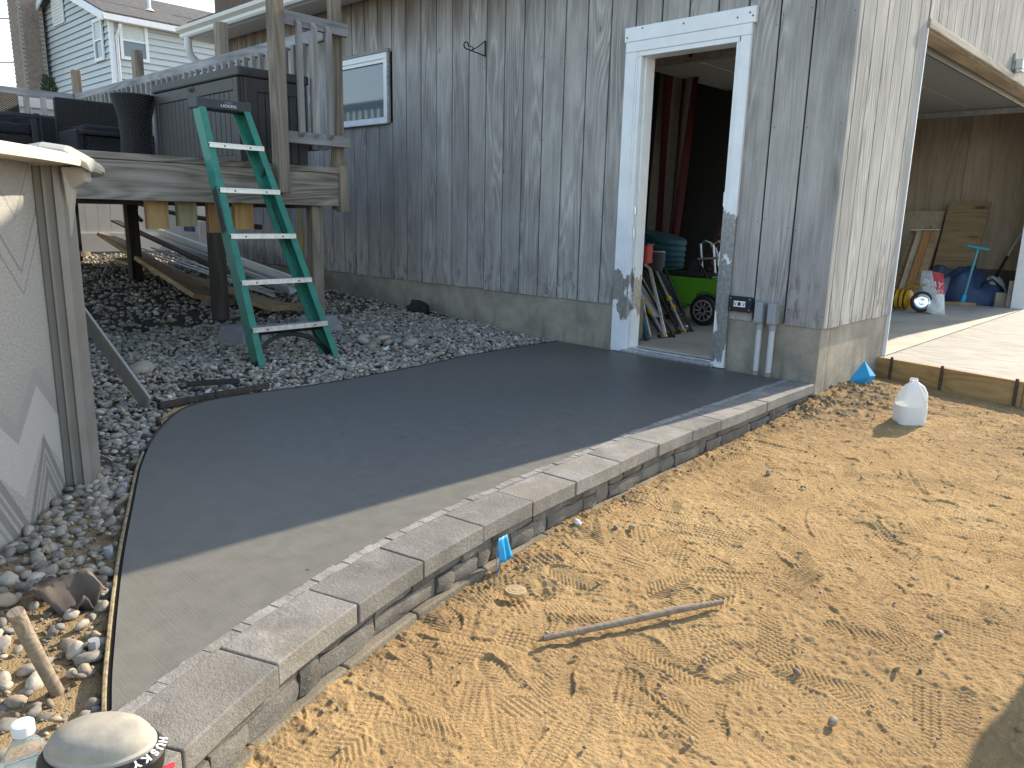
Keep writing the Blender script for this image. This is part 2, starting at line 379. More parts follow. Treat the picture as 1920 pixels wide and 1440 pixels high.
# ------------------------------------------------------------------ numpy noise
def vnoise(x, y, seed):
    """smooth value noise on arrays"""
    rg = np.random.default_rng(seed); tab = rg.random((256, 256))
    xi = np.floor(x).astype(int); yi = np.floor(y).astype(int); fx = x - xi; fy = y - yi
    fx = fx*fx*(3-2*fx); fy = fy*fy*(3-2*fy)
    a = tab[xi & 255, yi & 255]; b = tab[(xi+1) & 255, yi & 255]; c = tab[xi & 255, (yi+1) & 255]; d = tab[(xi+1) & 255, (yi+1) & 255]
    return (a*(1-fx)+b*fx)*(1-fy) + (c*(1-fx)+d*fx)*fy
def fbm(x, y, f, octv, seed, gain=0.5):
    s = 0; a = 1; t = 0
    for i in range(octv):
        s = s + a*(vnoise(x*f*2**i + 17.3*i, y*f*2**i + 5.1*i, seed+i) - 0.5); t += a; a *= gain
    return s/t*2
def sstep(a, b, x):
    t = np.clip((x-a)/(b-a), 0, 1); return t*t*(3-2*t)

# ------------------------------------------------------------------ plan curves (metres; x along the door wall, y away from it)
OUT = np.array([(0.004,-0.03),(0.012,-0.5),(0.026,-0.965),(0.034,-1.45),(0.052,-1.83),(0.082,-2.17),(0.108,-2.48),(0.134,-2.74),(0.168,-3.0),(0.226,-3.306),(0.299,-3.573),(0.396,-3.854),(0.512,-4.107),(0.66,-4.36),(0.82,-4.58)])
def spline(P, n):
    P = np.asarray(P, float); res = []
    Q = np.vstack([2*P[0]-P[1], P, 2*P[-1]-P[-2]])
    for i in range(1, len(Q)-2):
        t = np.linspace(0, 1, n, endpoint=False)[:, None]
        a, b, c, d = Q[i-1], Q[i], Q[i+1], Q[i+2]
        res.append(0.5*((2*b)+(c-a)*t+(2*a-5*b+4*c-d)*t**2+(3*b-a-3*c+d)*t**3))
    res.append(P[-1:]); return np.vstack(res)
OUTC = spline(OUT, 12)
_seg = np.r_[0, np.cumsum(np.hypot(*np.diff(OUTC, axis=0).T))]
def outp(s, inset=0.0):
    x = np.interp(s, _seg, OUTC[:,0]); y = np.interp(s, _seg, OUTC[:,1])
    e = 0.02; x2 = np.interp(s+e, _seg, OUTC[:,0]); y2 = np.interp(s+e, _seg, OUTC[:,1]); x1 = np.interp(s-e, _seg, OUTC[:,0]); y1 = np.interp(s-e, _seg, OUTC[:,1])
    d = Vector((x2-x1, y2-y1)).normalized(); nrm = Vector((d.y, -d.x))   # towards the slab
    return Vector((x, y)) + nrm*inset, d, nrm
def out_x(y): return np.interp(-y, -OUTC[:,1], OUTC[:,0])

LEFT = np.array([(-2.06,-0.03),(-2.05,-0.9),(-1.965,-1.55),(-1.92,-2.075),(-1.925,-2.43),(-1.952,-2.665),(-1.962,-2.84),(-1.94,-2.965),(-1.875,-3.085),(-1.765,-3.19),(-1.584,-3.322),(-1.363,-3.454),(-1.15,-3.565),(-0.964,-3.65),(-0.765,-3.738),(-0.534,-3.84),(-0.324,-3.93),(-0.118,-4.014),(0.054,-4.082),(0.199,-4.138),(0.309,-4.177)])
LEFTC = spline(LEFT, 8)

# ------------------------------------------------------------------ terrain
def gz(x, y):
    """bare ground height left of the slab"""
    x = np.asarray(x, float); y = np.asarray(y, float)
    z = -0.035 + 0.05*np.clip(-1.9-x, 0, 20)
    z = np.minimum(z, 0.42)
    z = z + 0.012*sstep(-3.0, -4.1, y)
    return z
def sandz(x, y):
    z = -0.158 + 0.043*sstep(-1.6, 0.2, y) - 0.02*sstep(-2.4, -3.0, y) + 0.018*sstep(-3.3, -4.0, y)
    z = z + 0.05*np.exp(-((y-0.4)/0.45)**2)*sstep(0.55, 0.0, x)
    return z

def grid_obj(name, X, Y, Z, mat, attr=None, mask=None, kind='structure'):
    ny, nx = X.shape; v = np.stack([X, Y, Z], -1).reshape(-1, 3)
    i = np.arange(ny*nx).reshape(ny, nx)
    q = np.stack([i[:-1,:-1], i[:-1,1:], i[1:,1:], i[1:,:-1]], -1).reshape(-1, 4)
    if mask is not None:
        q = q[mask[:-1,:-1].reshape(-1)]
    me = bpy.data.meshes.new(name)
    me.vertices.add(len(v)); me.vertices.foreach_set('co', v.astype(np.float32).ravel())
    me.loops.add(q.size); me.loops.foreach_set('vertex_index', q.astype(np.int32).ravel())
    me.polygons.add(len(q)); me.polygons.foreach_set('loop_start', np.arange(0, q.size, 4, dtype=np.int32)); me.polygons.foreach_set('loop_total', np.full(len(q), 4, dtype=np.int32))
    me.update(calc_edges=True)
    me.polygons.foreach_set('use_smooth', np.ones(len(q), bool))
    if attr is not None:
        a = me.color_attributes.new('dark', 'FLOAT_COLOR', 'POINT'); c = np.repeat(attr.reshape(-1,1), 4, 1).astype(np.float32); c[:,3] = 1
        a.data.foreach_set('color', c.ravel())
    o = link(name, me, mat); o['kind'] = kind; return o

B().box(-400, 400, -400, 400, -0.62, -0.60).out('ground', m_ground, kind='structure')

# sand with boot prints
def build_sand():
    xs = np.r_[np.arange(-0.16, 1.75, 0.0034), np.arange(1.75, 3.0, 0.02)]
    ys = np.r_[np.arange(-5.2, -4.45, 0.02), np.arange(-4.45, -2.0, 0.0034), np.arange(-2.0, -0.9, 0.005), np.arange(-0.9, 1.25, 0.008)]
    X, Y = np.meshgrid(xs, ys)
    H = 0.009*fbm(X, Y, 1.1, 3, 1) + 0.006*fbm(X, Y, 5, 3, 5)
    rough = 0.0060*fbm(X, Y, 26, 5, 9, 0.68)
    H += rough*1.25 + 0.0034*fbm(X, Y, 75, 2, 14, 0.7)
    def window(cx, cy, r):
        i0, i1 = np.searchsorted(ys, (cy-r, cy+r)); j0, j1 = np.searchsorted(xs, (cx-r, cx+r))
        return slice(i0, i1), slice(j0, j1)
    rg = np.random.default_rng(5)
    for k in range(620):
        cx = rg.uniform(0.0, 2.3); cy = rg.uniform(-4.7, 0.75); a = rg.normal(-0.75, 0.8) if rg.random() < 0.7 else rg.uniform(0, 6.28)
        L = rg.uniform(0.125, 0.152); Wd = rg.uniform(0.040, 0.054)
        sl = window(cx, cy, 0.2)
        x = X[sl]-cx; y = Y[sl]-cy
        if x.size == 0: continue
        u = x*math.cos(a)+y*math.sin(a); v = -x*math.sin(a)+y*math.cos(a)
        wv = Wd*(1 - 0.28*np.exp(-((u+0.02)/0.045)**2) + 0.10*np.exp(-((u-0.06)/0.05)**2))
        d = np.maximum(np.abs(u)/L, 0)**2.6 + (np.abs(v)/wv)**2.6
        msk = sstep(1.06, 0.90, d)
        part = sstep(-0.12, 0.10, np.cos(0)*(u*rg.choice([-1,1]) + rg.uniform(0.0, 0.12)))   # only part of a sole presses in
        msk = msk*(0.25+0.75*part)*sstep(0.22, 0.42, vnoise(X[sl]*11, Y[sl]*11, 40+k%7)+0.16)
        t = k % 4; fr = rg.uniform(0.9, 1.15)
        if t == 0: tr = np.sin(u*2*np.pi/(0.0145*fr) + 1.5*np.sin(v*2*np.pi/(0.027*fr)))
        elif t == 1: tr = np.sin(u*2*np.pi/(0.021*fr))*np.sin((v)*2*np.pi/(0.022*fr)) * 1.4
        elif t == 2: tr = np.sin((u + np.abs(v)*0.8)*2*np.pi/(0.0155*fr))
        else: tr = np.cos(u*2*np.pi/(0.026*fr)+v*170)*np.cos(u*2*np.pi/(0.026*fr)-v*170)*1.5
        tr = np.clip(tr*1.6, -1, 1)
        base = H[sl]*0.0 + np.median(H[sl]) - rg.uniform(-0.001, 0.0025)
        tilt = u*rg.normal(0, 0.02) + v*rg.normal(0, 0.04)
        pr = base + tilt + tr*rg.uniform(0.0011, 0.0025) + rough[sl]*0.55
        H[sl] = H[sl]*(1-msk) + pr*msk
        H[sl] += rg.uniform(0.0005, 0.0035)*np.exp(-((d-1.16)/0.13)**2)*sstep(-0.2, 0.3, u*rg.choice([-1, 1])+v)
    for k in range(60):      # scrapes and grooves
        cx = rg.uniform(0.0, 2.2); cy = rg.uniform(-4.6, 0.8); a = rg.normal(-0.8, 0.45); L = rg.uniform(0.04, 0.22); wd = rg.uniform(0.004, 0.010)
        sl = window(cx, cy, 0.26); x = X[sl]-cx; y = Y[sl]-cy
        if x.size == 0: continue
        u = x*math.cos(a)+y*math.sin(a); v = -x*math.sin(a)+y*math.cos(a) + rg.normal(0, 1.2)*u*u
        e = sstep(L, L*0.6, np.abs(u)); dp = rg.uniform(0.001, 0.0032)
        H[sl] += e*(-dp*np.exp(-(v/wd)**2) + dp*0.75*np.exp(-((v-1.9*wd)/wd)**2))
    for k in range(40):      # soft hollows and heaps
        cx = rg.uniform(0.05, 2.2); cy = rg.uniform(-4.4, 0.6); r = rg.uniform(0.025, 0.07); sl = window(cx, cy, 0.24); x = X[sl]-cx; y = Y[sl]-cy
        if x.size == 0: continue
        d2 = (x*x*rg.uniform(0.5, 1.6)+y*y*rg.uniform(0.5, 1.6))/r**2
        H[sl] += rg.uniform(-0.006, 0.005)*np.exp(-d2)
    for cx, cy, r, h in ((0.30,-3.02,0.07,-0.02),(0.36,-2.93,0.05,-0.018),(0.42,-2.86,0.045,-0.015),(0.27,-2.75,0.09,0.012),(0.16,-2.45,0.08,0.012),(0.95,-1.6,0.10,0.02),(1.0,-1.72,0.07,-0.02)):
        H += h*np.exp(-(((X-cx)**2+(Y-cy)**2)/r**2))*(1+0.5*fbm(X, Y, 30, 2, 3))
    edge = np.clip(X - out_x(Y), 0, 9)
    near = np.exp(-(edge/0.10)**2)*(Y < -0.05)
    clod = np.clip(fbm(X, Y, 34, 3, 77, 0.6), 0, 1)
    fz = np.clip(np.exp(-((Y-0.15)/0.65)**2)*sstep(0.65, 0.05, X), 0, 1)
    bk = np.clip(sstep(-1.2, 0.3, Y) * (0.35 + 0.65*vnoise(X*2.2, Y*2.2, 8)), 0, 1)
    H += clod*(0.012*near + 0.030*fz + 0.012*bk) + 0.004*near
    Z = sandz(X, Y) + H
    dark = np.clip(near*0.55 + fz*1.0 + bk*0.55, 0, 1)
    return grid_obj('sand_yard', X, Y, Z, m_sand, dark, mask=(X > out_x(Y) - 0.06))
build_sand()

# gravel bed
xs = np.r_[np.arange(-16, -3.2, 0.12), np.arange(-3.2, 0.95, 0.03)]; ys = np.arange(-5.4, 0.06, 0.03)
X, Y = np.meshgrid(xs, ys)
Z = gz(X, Y) + 0.02*fbm(X, Y, 1.5, 3, 21) + 0.012*fbm(X, Y, 9, 3, 25)
def inside(poly, x, y):
    x = np.asarray(x); y = np.asarray(y); r = np.zeros(x.shape, bool); n = len(poly)
    for i in range(n):
        x0, y0 = poly[i]; x1, y1 = poly[(i+1) % n]
        cnd = ((y0 > y) != (y1 > y)) & (x < (x1-x0)*(y-y0)/(y1-y0+1e-12) + x0); r ^= cnd
    return r
inner_pts = [tuple(outp(s, 0.186)[0]) for s in np.linspace(0.03, 4.32, 90)]
slab_poly = [tuple(p) for p in LEFTC] + inner_pts[::-1]
under = inside(slab_poly, X, Y)
Z = np.where(under, -0.12, Z)
Z = np.where((X > out_x(Y) - 0.15), -0.22, Z)
grid_obj('gravel_bed', X, Y, Z, m_bed)

# slab, drive, floor
b = B().prism(slab_poly, -0.11, 0.0); b.out('concrete_slab', m_slab, kind='structure')
dv = B()
def dline(t): return ((0.004, 1.125+t), (6.0, 1.125-0.2211*6.0+t))
for t0, t1 in ((0.0, 1.62), (1.628, 3.2), (3.208, 4.78), (4.788, 12.0)):
    a, b_ = dline(t0); d_, c_ = dline(t1); dv.prism([a, b_, c_, d_], -0.13, 0.03)
dv.out('driveway', m_drive, kind='structure')
B().box(-7.5, -0.192, 0.162, 6.955, -0.2, 0.035).box(-0.1918, -0.004, 1.205, 5.93, -0.2, 0.0345).box(-1.45, -0.70, 0.121, 0.1618, -0.2, 0.034).out('garage_floor', m_floor, kind='structure')
mo = B()
for s0 in np.arange(0.03, 4.3, 0.03):
    s1 = s0 + 0.0302; j = random.uniform(0, 0.007)
    p = [outp(s0, 0.163)[0], outp(s1, 0.163)[0], outp(s1, 0.189+j)[0], outp(s0, 0.189+j)[0]]
    mo.prism([tuple(q) for q in p], -0.03, 0.0015+random.uniform(0, 0.004))
mo.out('mortar_joint', m_mortar, kind='structure')

# ------------------------------------------------------------------ retaining wall
wall = thing('retaining_wall', (0.1, -2.2, -0.17), 'low curved retaining wall of small tumbled blocks under flat grey cap stones', 'garden wall')
joints_y = [-0.03, -0.42, -0.70, -0.965, -1.24, -1.52, -1.83, -2.16, -2.475, -2.745, -3.02, -3.315, -3.59, -3.868, -4.13, -4.38, -4.56]
js = [float(np.interp(-yy, -OUTC[:,1], _seg)) for yy in joints_y]
for a, b_ in zip(js[:-1], js[1:]):
    n = 5; g = 0.0016; ss = np.linspace(a+g, b_-g, n); ov = random.uniform(-0.002, 0.003)
    ang = [outp(s, ov)[0] for s in ss]; inn = [outp(s, 0.165)[0] for s in ss][::-1]
    dz = random.uniform(-0.0015, 0.0015)
    B().prism([tuple(p) for p in ang + inn][::-1], -0.056+dz, 0.001+dz).out('cap_stone', m_cap, wall, bevel=0.004, seg=2)
# block courses
def stone(s0, s1, z0, z1):
    n = 4; bo = B(); rows = []; pr = random.uniform(0.004, 0.013)
    zc = np.linspace(z0, z1, 4)
    q = []; f = []
    for j, zz in enumerate(zc):
        for i, s in enumerate(np.linspace(s0, s1, n)):
            e = (0.006 if i in (0, n-1) else 0.0) + (0.004 if j in (0, 3) else 0.0)
            p, d, nn = outp(s, 0.026 - pr + e + random.uniform(-0.0035, 0.0035))
            q.append((p.x, p.y, zz + random.uniform(-0.002, 0.002)))
    m_ = len(q)
    for j, zz in enumerate(zc):
        for i, s in enumerate(np.linspace(s0, s1, n)):
            p, d, nn = outp(s, 0.12); q.append((p.x, p.y, zz))
    for j in range(3):
        for i in range(n-1): f.append((j*n+i, j*n+i+1, (j+1)*n+i+1, (j+1)*n+i))
    for j in range(3):
        f.append((j*n, (j+1)*n, m_+(j+1)*n, m_+j*n)); f.append((j*n+n-1, m_+j*n+n-1, m_+(j+1)*n+n-1, (j+1)*n+n-1))
    for i in range(n-1):
        f.append((i, m_+i, m_+i+1, i+1)); f.append((3*n+i, 3*n+i+1, m_+3*n+i+1, m_+3*n+i))
    B().add(q, f).out('block', m_stone, wall, smooth=True, angle=32)
s = 0.03; k = 0; ztop, zbot = -0.060, -0.150
while s < 4.4:
    if k % 4 == 2:
        L = random.uniform(0.065, 0.095); stone(s+0.003, s+L-0.003, zbot, ztop-0.001)
    else:
        L = random.uniform(0.20, 0.30); zs = zbot + random.uniform(0.050, 0.060)
        c1 = random.uniform(0.4, 0.6)*L
        if random.random() < 0.55: stone(s+0.003, s+L-0.003, zs+0.004, ztop-0.001)
        else: stone(s+0.003, s+c1-0.002, zs+0.004, ztop-0.001); stone(s+c1+0.002, s+L-0.003, zs+0.004, ztop-0.001)
        if random.random() < 0.6: stone(s+0.003, s+L-0.003, zbot, zs)
        else: stone(s+0.003, s+L-c1-0.002, zbot, zs); stone(s+L-c1+0.002, s+L-0.003, zbot, zs)
    s += L; k += 1
s = 0.03
while s < 4.3:
    L = random.uniform(0.28, 0.36)
    a = [outp(q, 0.004)[0] for q in np.linspace(s+0.002, s+L-0.002, 4)]; c_ = [outp(q, 0.14)[0] for q in np.linspace(s+0.002, s+L-0.002, 4)][::-1]
    B().prism([tuple(p) for p in a + c_][::-1], -0.26, -0.154).out('base_block', m_base, wall, bevel=0.006, seg=2); s += L
cr = B()
ss = np.linspace(0.02, 4.4, 60)
cr.prism([tuple(outp(q, 0.10)[0]) for q in ss][::-1] + [tuple(outp(q, 0.16)[0]) for q in ss], -0.25, -0.06)
cr.out('core', m_dark, wall)

# ------------------------------------------------------------------ garage
G = thing('garage', (-3.8, 3.5, -0.2), 'weathered grey wooden garage with vertical board siding and open doorways', 'garage')
DX0, DX1, DZ = -1.46, -0.675, 2.085        # door opening
WX0, WX1, WZ0, WZ1 = -5.22, -4.255, 1.785, 2.41
ZB, ZT = 0.335, 2.93
sh = B()      # dark sheathing behind the grooves
for x0, x1, z0, z1 in ((-7.58, WX0, ZB+0.01, ZT), (WX0, WX1, ZB+0.01, WZ0), (WX0, WX1, WZ1, ZT), (WX1, DX0-0.02, ZB+0.01, ZT), (DX0-0.02, DX1+0.02, DZ+0.03, ZT), (DX1+0.02, -0.03, ZB+0.01, ZT)):
    sh.box(x0, x1, 0.0155, 0.03, z0, z1)
for y0, y1, z0 in ((0.03, 1.19, ZB+0.01), (1.19, 5.95, 2.34), (5.95, 7.1, ZB+0.01)):
    sh.box(-0.03, -0.0155, y0, y1, z0, 4.3)
sh.out('sheathing', m_dark, G)
xe = [0.0] + [-0.25 - 0.208*k for k in range(36)]
for i, (x1, x0) in enumerate(zip(xe[:-1], xe[1:])):
    g = 0.0055; a, c_ = x0 + g, x1 - (g if i else 0.0)
    spans = [(ZB + random.uniform(-0.004, 0.004), ZT)]
    if a < WX1 and c_ > WX0: spans = [(spans[0][0], WZ0), (WZ1, ZT)]
    for z0, z1 in spans:
        parts = [(a, c_)]
        if z0 < DZ and a < DX1+0.01 and c_ > DX0-0.01:
            parts = []
            if a < DX0-0.01: parts.append((a, DX0-0.01, z0, z1))
            if c_ > DX1+0.01: parts.append((DX1+0.01, c_, z0, z1))
            parts.append((max(a, DX0-0.01)+0.0005, min(c_, DX1+0.01)-0.0005, DZ+0.05, z1))
        for p in parts:
            q = p if len(p) == 4 else (p[0], p[1], z0, z1)
            B().box(q[0], q[1], 0.0, 0.0155, q[2], q[3]).out('siding_board', m_siding, G, bevel=0.0025)
ye = [0.0158] + [0.07 + 0.190*k for k in range(38)]
for y0, y1 in zip(ye[:-1], ye[1:]):
    g = 0.005; zt = 2.93 + 0.42*min(y0+0.1, 7.0-y0)
    if y1 < 1.185: spans = [(y0 + (g if y0 > 0.05 else 0.0), y1-g, ZB)]
    elif y0 < 1.185: spans = [(y0+g, 1.183, ZB), (1.187, y1-g, 2.30)]
    elif y1 < 5.96: spans = [(y0+g, y1-g, 2.30 + random.uniform(-0.004, 0.01))]
    else: spans = [(y0+g, y1-g, ZB if y0 > 5.96 else 2.30)]
    for a, c_, z0 in spans:
        if c_ - a > 0.02: B().box(-0.0155, 0.0, a, c_, z0 + random.uniform(-0.003, 0.003), max(zt, 2.9)).out('siding_board', m_siding_e, G, bevel=0.0025)
fo = B()
for bx in ((-7.56, -1.55, 0.012, 0.16, -0.5, ZB+0.012), (-1.5495, -0.6355, 0.018, 0.16, -0.5, -0.004), (-0.635, -0.014, 0.012, 0.16, -0.5, ZB+0.012),
           (-0.19, -0.0145, 0.1605, 1.185, -0.5, ZB+0.0125), (-0.19, -0.0145, 5.96, 7.1, -0.5, ZB+0.0125)):
    B().box(*bx).out('foundation', m_found, G, bevel=0.004)

nb = B()
for x1, x0 in zip(xe[:-1], xe[1:]):
    for z in (0.42, 0.95, 1.55, 2.15, 2.72):
        for xx in (x0+0.022, x1-0.022):
            if (WX0-0.05 < xx < WX1+0.05 and WZ0-0.05 < z < WZ1+0.05) or (DX0-0.12 < xx < DX1+0.12 and z < 2.3): continue
            if random.random() < 0.75: nb.lathe([(0.0040, 0), (0.0035, 0.0012), (0, 0.0014)], (0, 0, 0), 6, Matrix.Translation((xx+random.uniform(-0.006, 0.006), -0.0002, z+random.uniform(-0.04, 0.04))) @ Matrix.Rotation(R(90), 4, 'X'))
nb.out('nail_heads', m_steel, G, kind='stuff')
# roof, soffit, gutter
slope = 0.42
def roofz(y): return 3.02 + slope*(min(y, 6.9-y) + 0.42)
rf = B(); Mr = None
for y0, y1 in ((-0.30, 3.45), (3.4501, 7.3)):
    rf.add([(-7.72, y0, roofz(y0)-0.02), (0.10, y0, roofz(y0)-0.02), (0.10, y1, roofz(y1)-0.02), (-7.72, y1, roofz(y1)-0.02),
            (-7.72, y0, roofz(y0)+0.03), (0.10, y0, roofz(y0)+0.03), (0.10, y1, roofz(y1)+0.03), (-7.72, y1, roofz(y1)+0.03)],
           [(0,3,2,1),(4,5,6,7),(0,1,5,4),(1,2,6,5),(2,3,7,6),(3,0,4,7)])
m_shingle = Mt('roof_shingle', 0.95); _o = m_shingle.obj()
m_shingle.col(m_shingle.mix(m_shingle.rng(m_shingle.noise(m_shingle.map(_o, (6, 6, 30)), 1.0, 5, 0.7), 0.4, 0.65), (0.06, 0.058, 0.056), (0.145, 0.138, 0.132))); m_shingle = m_shingle.m
rf.out('roof', m_shingle, G)
B().box(-7.70, 0.06, -0.285, -0.003, 2.905, 2.92).out('soffit', m_vinyl, G)
B().box(-7.70, 0.06, -0.305, -0.2855, 2.90, 3.02).out('fascia_board', m_white, G)
gp = [(-0.306, 2.905), (-0.37, 2.905), (-0.385, 2.925), (-0.385, 2.955), (-0.425, 2.985), (-0.432, 3.02), (-0.425, 3.02), (-0.418, 2.99), (-0.375, 2.96), (-0.375, 2.915), (-0.316, 2.915), (-0.316, 3.02), (-0.306, 3.02)]
gt = B(); n = len(gp)
gt.add([(-7.76, y, z) for y, z in gp] + [(0.08, y, z) for y, z in gp], [(i, (i+1)%n, n+(i+1)%n, n+i) for i in range(n)])
gt.add([(-7.761, y, z) for y, z in [(-0.306,2.905),(-0.37,2.905),(-0.385,2.925),(-0.385,2.955),(-0.425,2.985),(-0.432,3.02),(-0.306,3.02)]], [tuple(range(7))])
gt.out('gutter', m_vinyl, G)
ds = B(); ds.tube([(-7.62, -0.35, 2.91), (-7.62, -0.35, 2.80), (-7.62, -0.33, 2.72), (-7.62, -0.20, 2.60), (-7.62, -0.08, 2.52), (-7.62, -0.04, 2.44), (-7.62, -0.04, 0.5)], 0.045, 10)
ds.out('downspout', m_vinyl, G, smooth=True)

# door frame
df = B().box(-1.552, -1.466, -0.026, -0.0005, 0.002, 2.075).box(-1.466, -1.452, -0.020, 0.012, 0.002, 2.08).box(-1.452, -1.425, -0.014, 0.115, 0.003, 2.09).box(-1.425, -1.410, 0.03, 0.13, 0.004, 2.09).out('door_frame', m_peel, G, bevel=0.002)
def part(b, name, mat, par, **k): return b.out(name, mat, par, **k)
part(B().box(-0.688, -0.622, -0.026, -0.0005, 0.002, 2.075).box(-0.700, -0.688, -0.020, 0.012, 0.002, 2.08).box(-0.722, -0.700, -0.014, 0.115, 0.003, 2.09).box(-0.735, -0.722, 0.03, 0.13, 0.004, 2.09), 'jamb', m_peel, df, label='chipped right door jamb showing bare grey metal', bevel=0.002)
part(B().box(-1.552, -0.622, -0.027, -0.0003, 2.0765, 2.142).box(-1.45, -0.69, -0.02, 0.115, 2.045, 2.0762), 'head', m_white, df, bevel=0.002)
hf = part(B().box(-1.562, -0.600, -0.032, -0.0005, 2.1425, 2.236), 'head_flashing', m_white, df, bevel=0.003)
for x in (-1.54, -1.42, -1.1, -0.72, -0.64, -0.618):
    part(B().lathe([(0.006, 0), (0.005, 0.003), (0.0, 0.003)], (0, 0, 0), 8, Matrix.Translation((x, -0.0325, 2.19 + random.uniform(-0.03, 0.03))) @ Matrix.Rotation(R(90), 4, 'X')), 'nail', m_steel, hf)
part(B().box(-1.45, -0.70, -0.035, 0.12, -0.003, 0.022).box(-1.45, -0.70, 0.02, 0.06, 0.0221, 0.034), 'threshold', m_alu, df, bevel=0.003)
for z in (1.02, 0.86): part(B().box(-1.4245, -1.421, 0.002, 0.028, z-0.03, z+0.03), 'strike_plate', m_alu, df)
for z in (1.10, 0.72): part(B().box(-0.728, -0.7225, 0.0, 0.03, z-0.045, z+0.045).tube([(-0.729, 0.0, z-0.045), (-0.729, 0.0, z+0.045)], 0.006, 8), 'hinge', m_alu, df)

# side window
wi = part(B().box(WX0, WX1, -0.022, 0.03, WZ1-0.055, WZ1).box(WX0, WX1, -0.022, 0.03, WZ0, WZ0+0.055).box(WX0, WX0+0.055, -0.021, 0.03, WZ0+0.055, WZ1-0.055).box(WX1-0.055, WX1, -0.021, 0.03, WZ0+0.055, WZ1-0.055), 'window', m_white, G, bevel=0.004)
M = Mt('window_glass', 0.06, 0, 0.9); M.col((0.12, 0.15, 0.17)); m_pane = M.m
part(B().box(WX0+0.055, WX1-0.055, 0.008, 0.014, WZ0+0.055, WZ1-0.055), 'pane', m_pane, wi)
part(B().box(WX0-0.01, WX1+0.01, -0.045, -0.0225, WZ0-0.008, WZ0+0.012), 'sill', m_white, wi, bevel=0.003)
part(B().box(WX0-0.03, WX1+0.035, -0.03, -0.001, WZ1+0.001, WZ1+0.028).box(WX1+0.0005, WX1+0.03, -0.02, -0.001, WZ0, WZ1+0.0005), 'trim', m_rail_x, wi)
part(B().box(WX0+0.05, WX1-0.05, -0.012, 0.0075, WZ1-0.085, WZ1-0.0555), 'sash_rail', m_white, wi)

# overhead door opening
gd = part(B().box(-0.13, 0.008, 1.187, 1.199, -0.05, 2.24), 'garage_door_frame', m_white, G)
part(B().box(-0.13, 0.008, 5.92, 5.96, -0.05, 2.24), 'jamb', m_white, gd)
part(B().box(-0.012, 0.018, 1.19, 5.96, 2.245, 2.299), 'header_trim', m_header, gd, bevel=0.004)
part(B().box(-0.14, -0.0125, 1.2, 5.919, 2.235, 2.29), 'header_underside', m_header_in, gd)
part(B().box(-0.155, -0.1405, 1.2, 5.919, 2.18, 2.25), 'weather_seal', m_black, gd)
m_dull = plain('dull_white_panel', (0.24, 0.235, 0.22), 0.6, 0, 0.1)
for k in range(4):
    x1 = -0.25 - 0.56*k
    part(B().box(x1-0.55, x1, 1.25, 5.87, 2.30, 2.345), 'door_panel', m_dull, gd, bevel=0.006)
for y in (1.24, 5.9): part(B().box(-2.6, -0.2, y-0.02, y+0.02, 2.235, 2.29), 'door_track', m_alu, gd)
for k in range(5): part(B().tube([(-0.3-0.5*k, 1.22, 2.29), (-0.3-0.5*k, 1.30, 2.29)], 0.022, 10), 'roller', m_steel, gd)
m_ceil = plain('dull_ceiling', (0.13, 0.13, 0.125), 0.8, 0, 0.1)
# inside shell
for k in range(7):
    x0 = -7.5 + 1.07*k
    part(B().box(x0, x0+1.066, 6.98, 7.0, 0.42, 2.62), 'plywood_panel', m_ply, G)
part(B().box(-7.55, -0.03, 6.96, 7.12, -0.2, 0.4195), 'block_footing', m_base, G)
part(B().box(-7.55, -7.5, 0.13, 6.96, -0.2, 2.62), 'end_panel', m_ply, G)
for k in range(6): part(B().box(-7.5+1.24*k, -7.5+1.24*k+1.234, 0.2, 6.95, 2.62, 2.635), 'ceiling_panel', m_ceil, G)
for k in range(10): part(B().box(-7.4+0.6*k, -7.36+0.6*k, 0.031, 0.115, 0.34, 2.6), 'stud', m_lumber, G) if not (-1.62 < -7.4+0.6*k < -0.55) else None
part(B().box(-7.5, -1.6, 0.116, 0.125, 0.34, 2.61).box(-0.6, -0.16, 0.116, 0.125, 0.34, 2.61).box(-1.6, -0.6, 0.116, 0.125, 2.12, 2.61), 'inner_lining', m_ply, G)
part(B().box(-7.6, 0.0, 7.125, 7.16, -0.3, 3.2), 'back_wall', m_siding, G); part(B().box(-7.62, -7.585, 0.0, 7.12, -0.3, 4.4), 'left_wall', m_siding, G)
# added dark panel standing in for the gloom deep inside the garage
part(B().box(-7.4, -2.15, 3.05, 3.10, 0.036, 2.615), 'shade_panel', plain('painted_shade', (0.035, 0.035, 0.034), 0.9), G)

# ------------------------------------------------------------------ things fixed to the garage wall
o = thing('electrical_outlet', (-0.53, -0.03, 0.40), 'black weatherproof outlet box with white double socket beside the door', 'outlet')
part(B().box(-0.607, -0.455, -0.045, -0.0005, 0.398, 0.488), 'box', m_black, o, bevel=0.012, seg=3)
part(B().box(-0.612, -0.45, -0.048, -0.0452, 0.393, 0.493), 'cover', m_black, o, bevel=0.001)
fp = part(B().box(-0.572, -0.492, -0.0515, -0.0482, 0.424, 0.462), 'socket_plate', m_white, o, bevel=0.001)
part(B().box(-0.543, -0.523, -0.053, -0.0516, 0.432, 0.454), 'reset_button', m_black, fp)
for x in (-0.561, -0.503):
    for dx, dz, w_ in ((-0.005, 0.004, 0.0016), (0.005, 0.004, 0.0016), (0.0, -0.006, 0.003)):
        part(B().box(x+dx-w_, x+dx+w_, -0.0525, -0.0516, 0.443+dz-0.005, 0.443+dz+0.005), 'slot', m_black, fp)
for x, z in ((-0.598, 0.478), (-0.464, 0.478), (-0.598, 0.408), (-0.464, 0.408)):
    part(B().tube([(x, -0.0475, z), (x, -0.0515, z)], 0.004, 8), 'screw', m_alu, o)
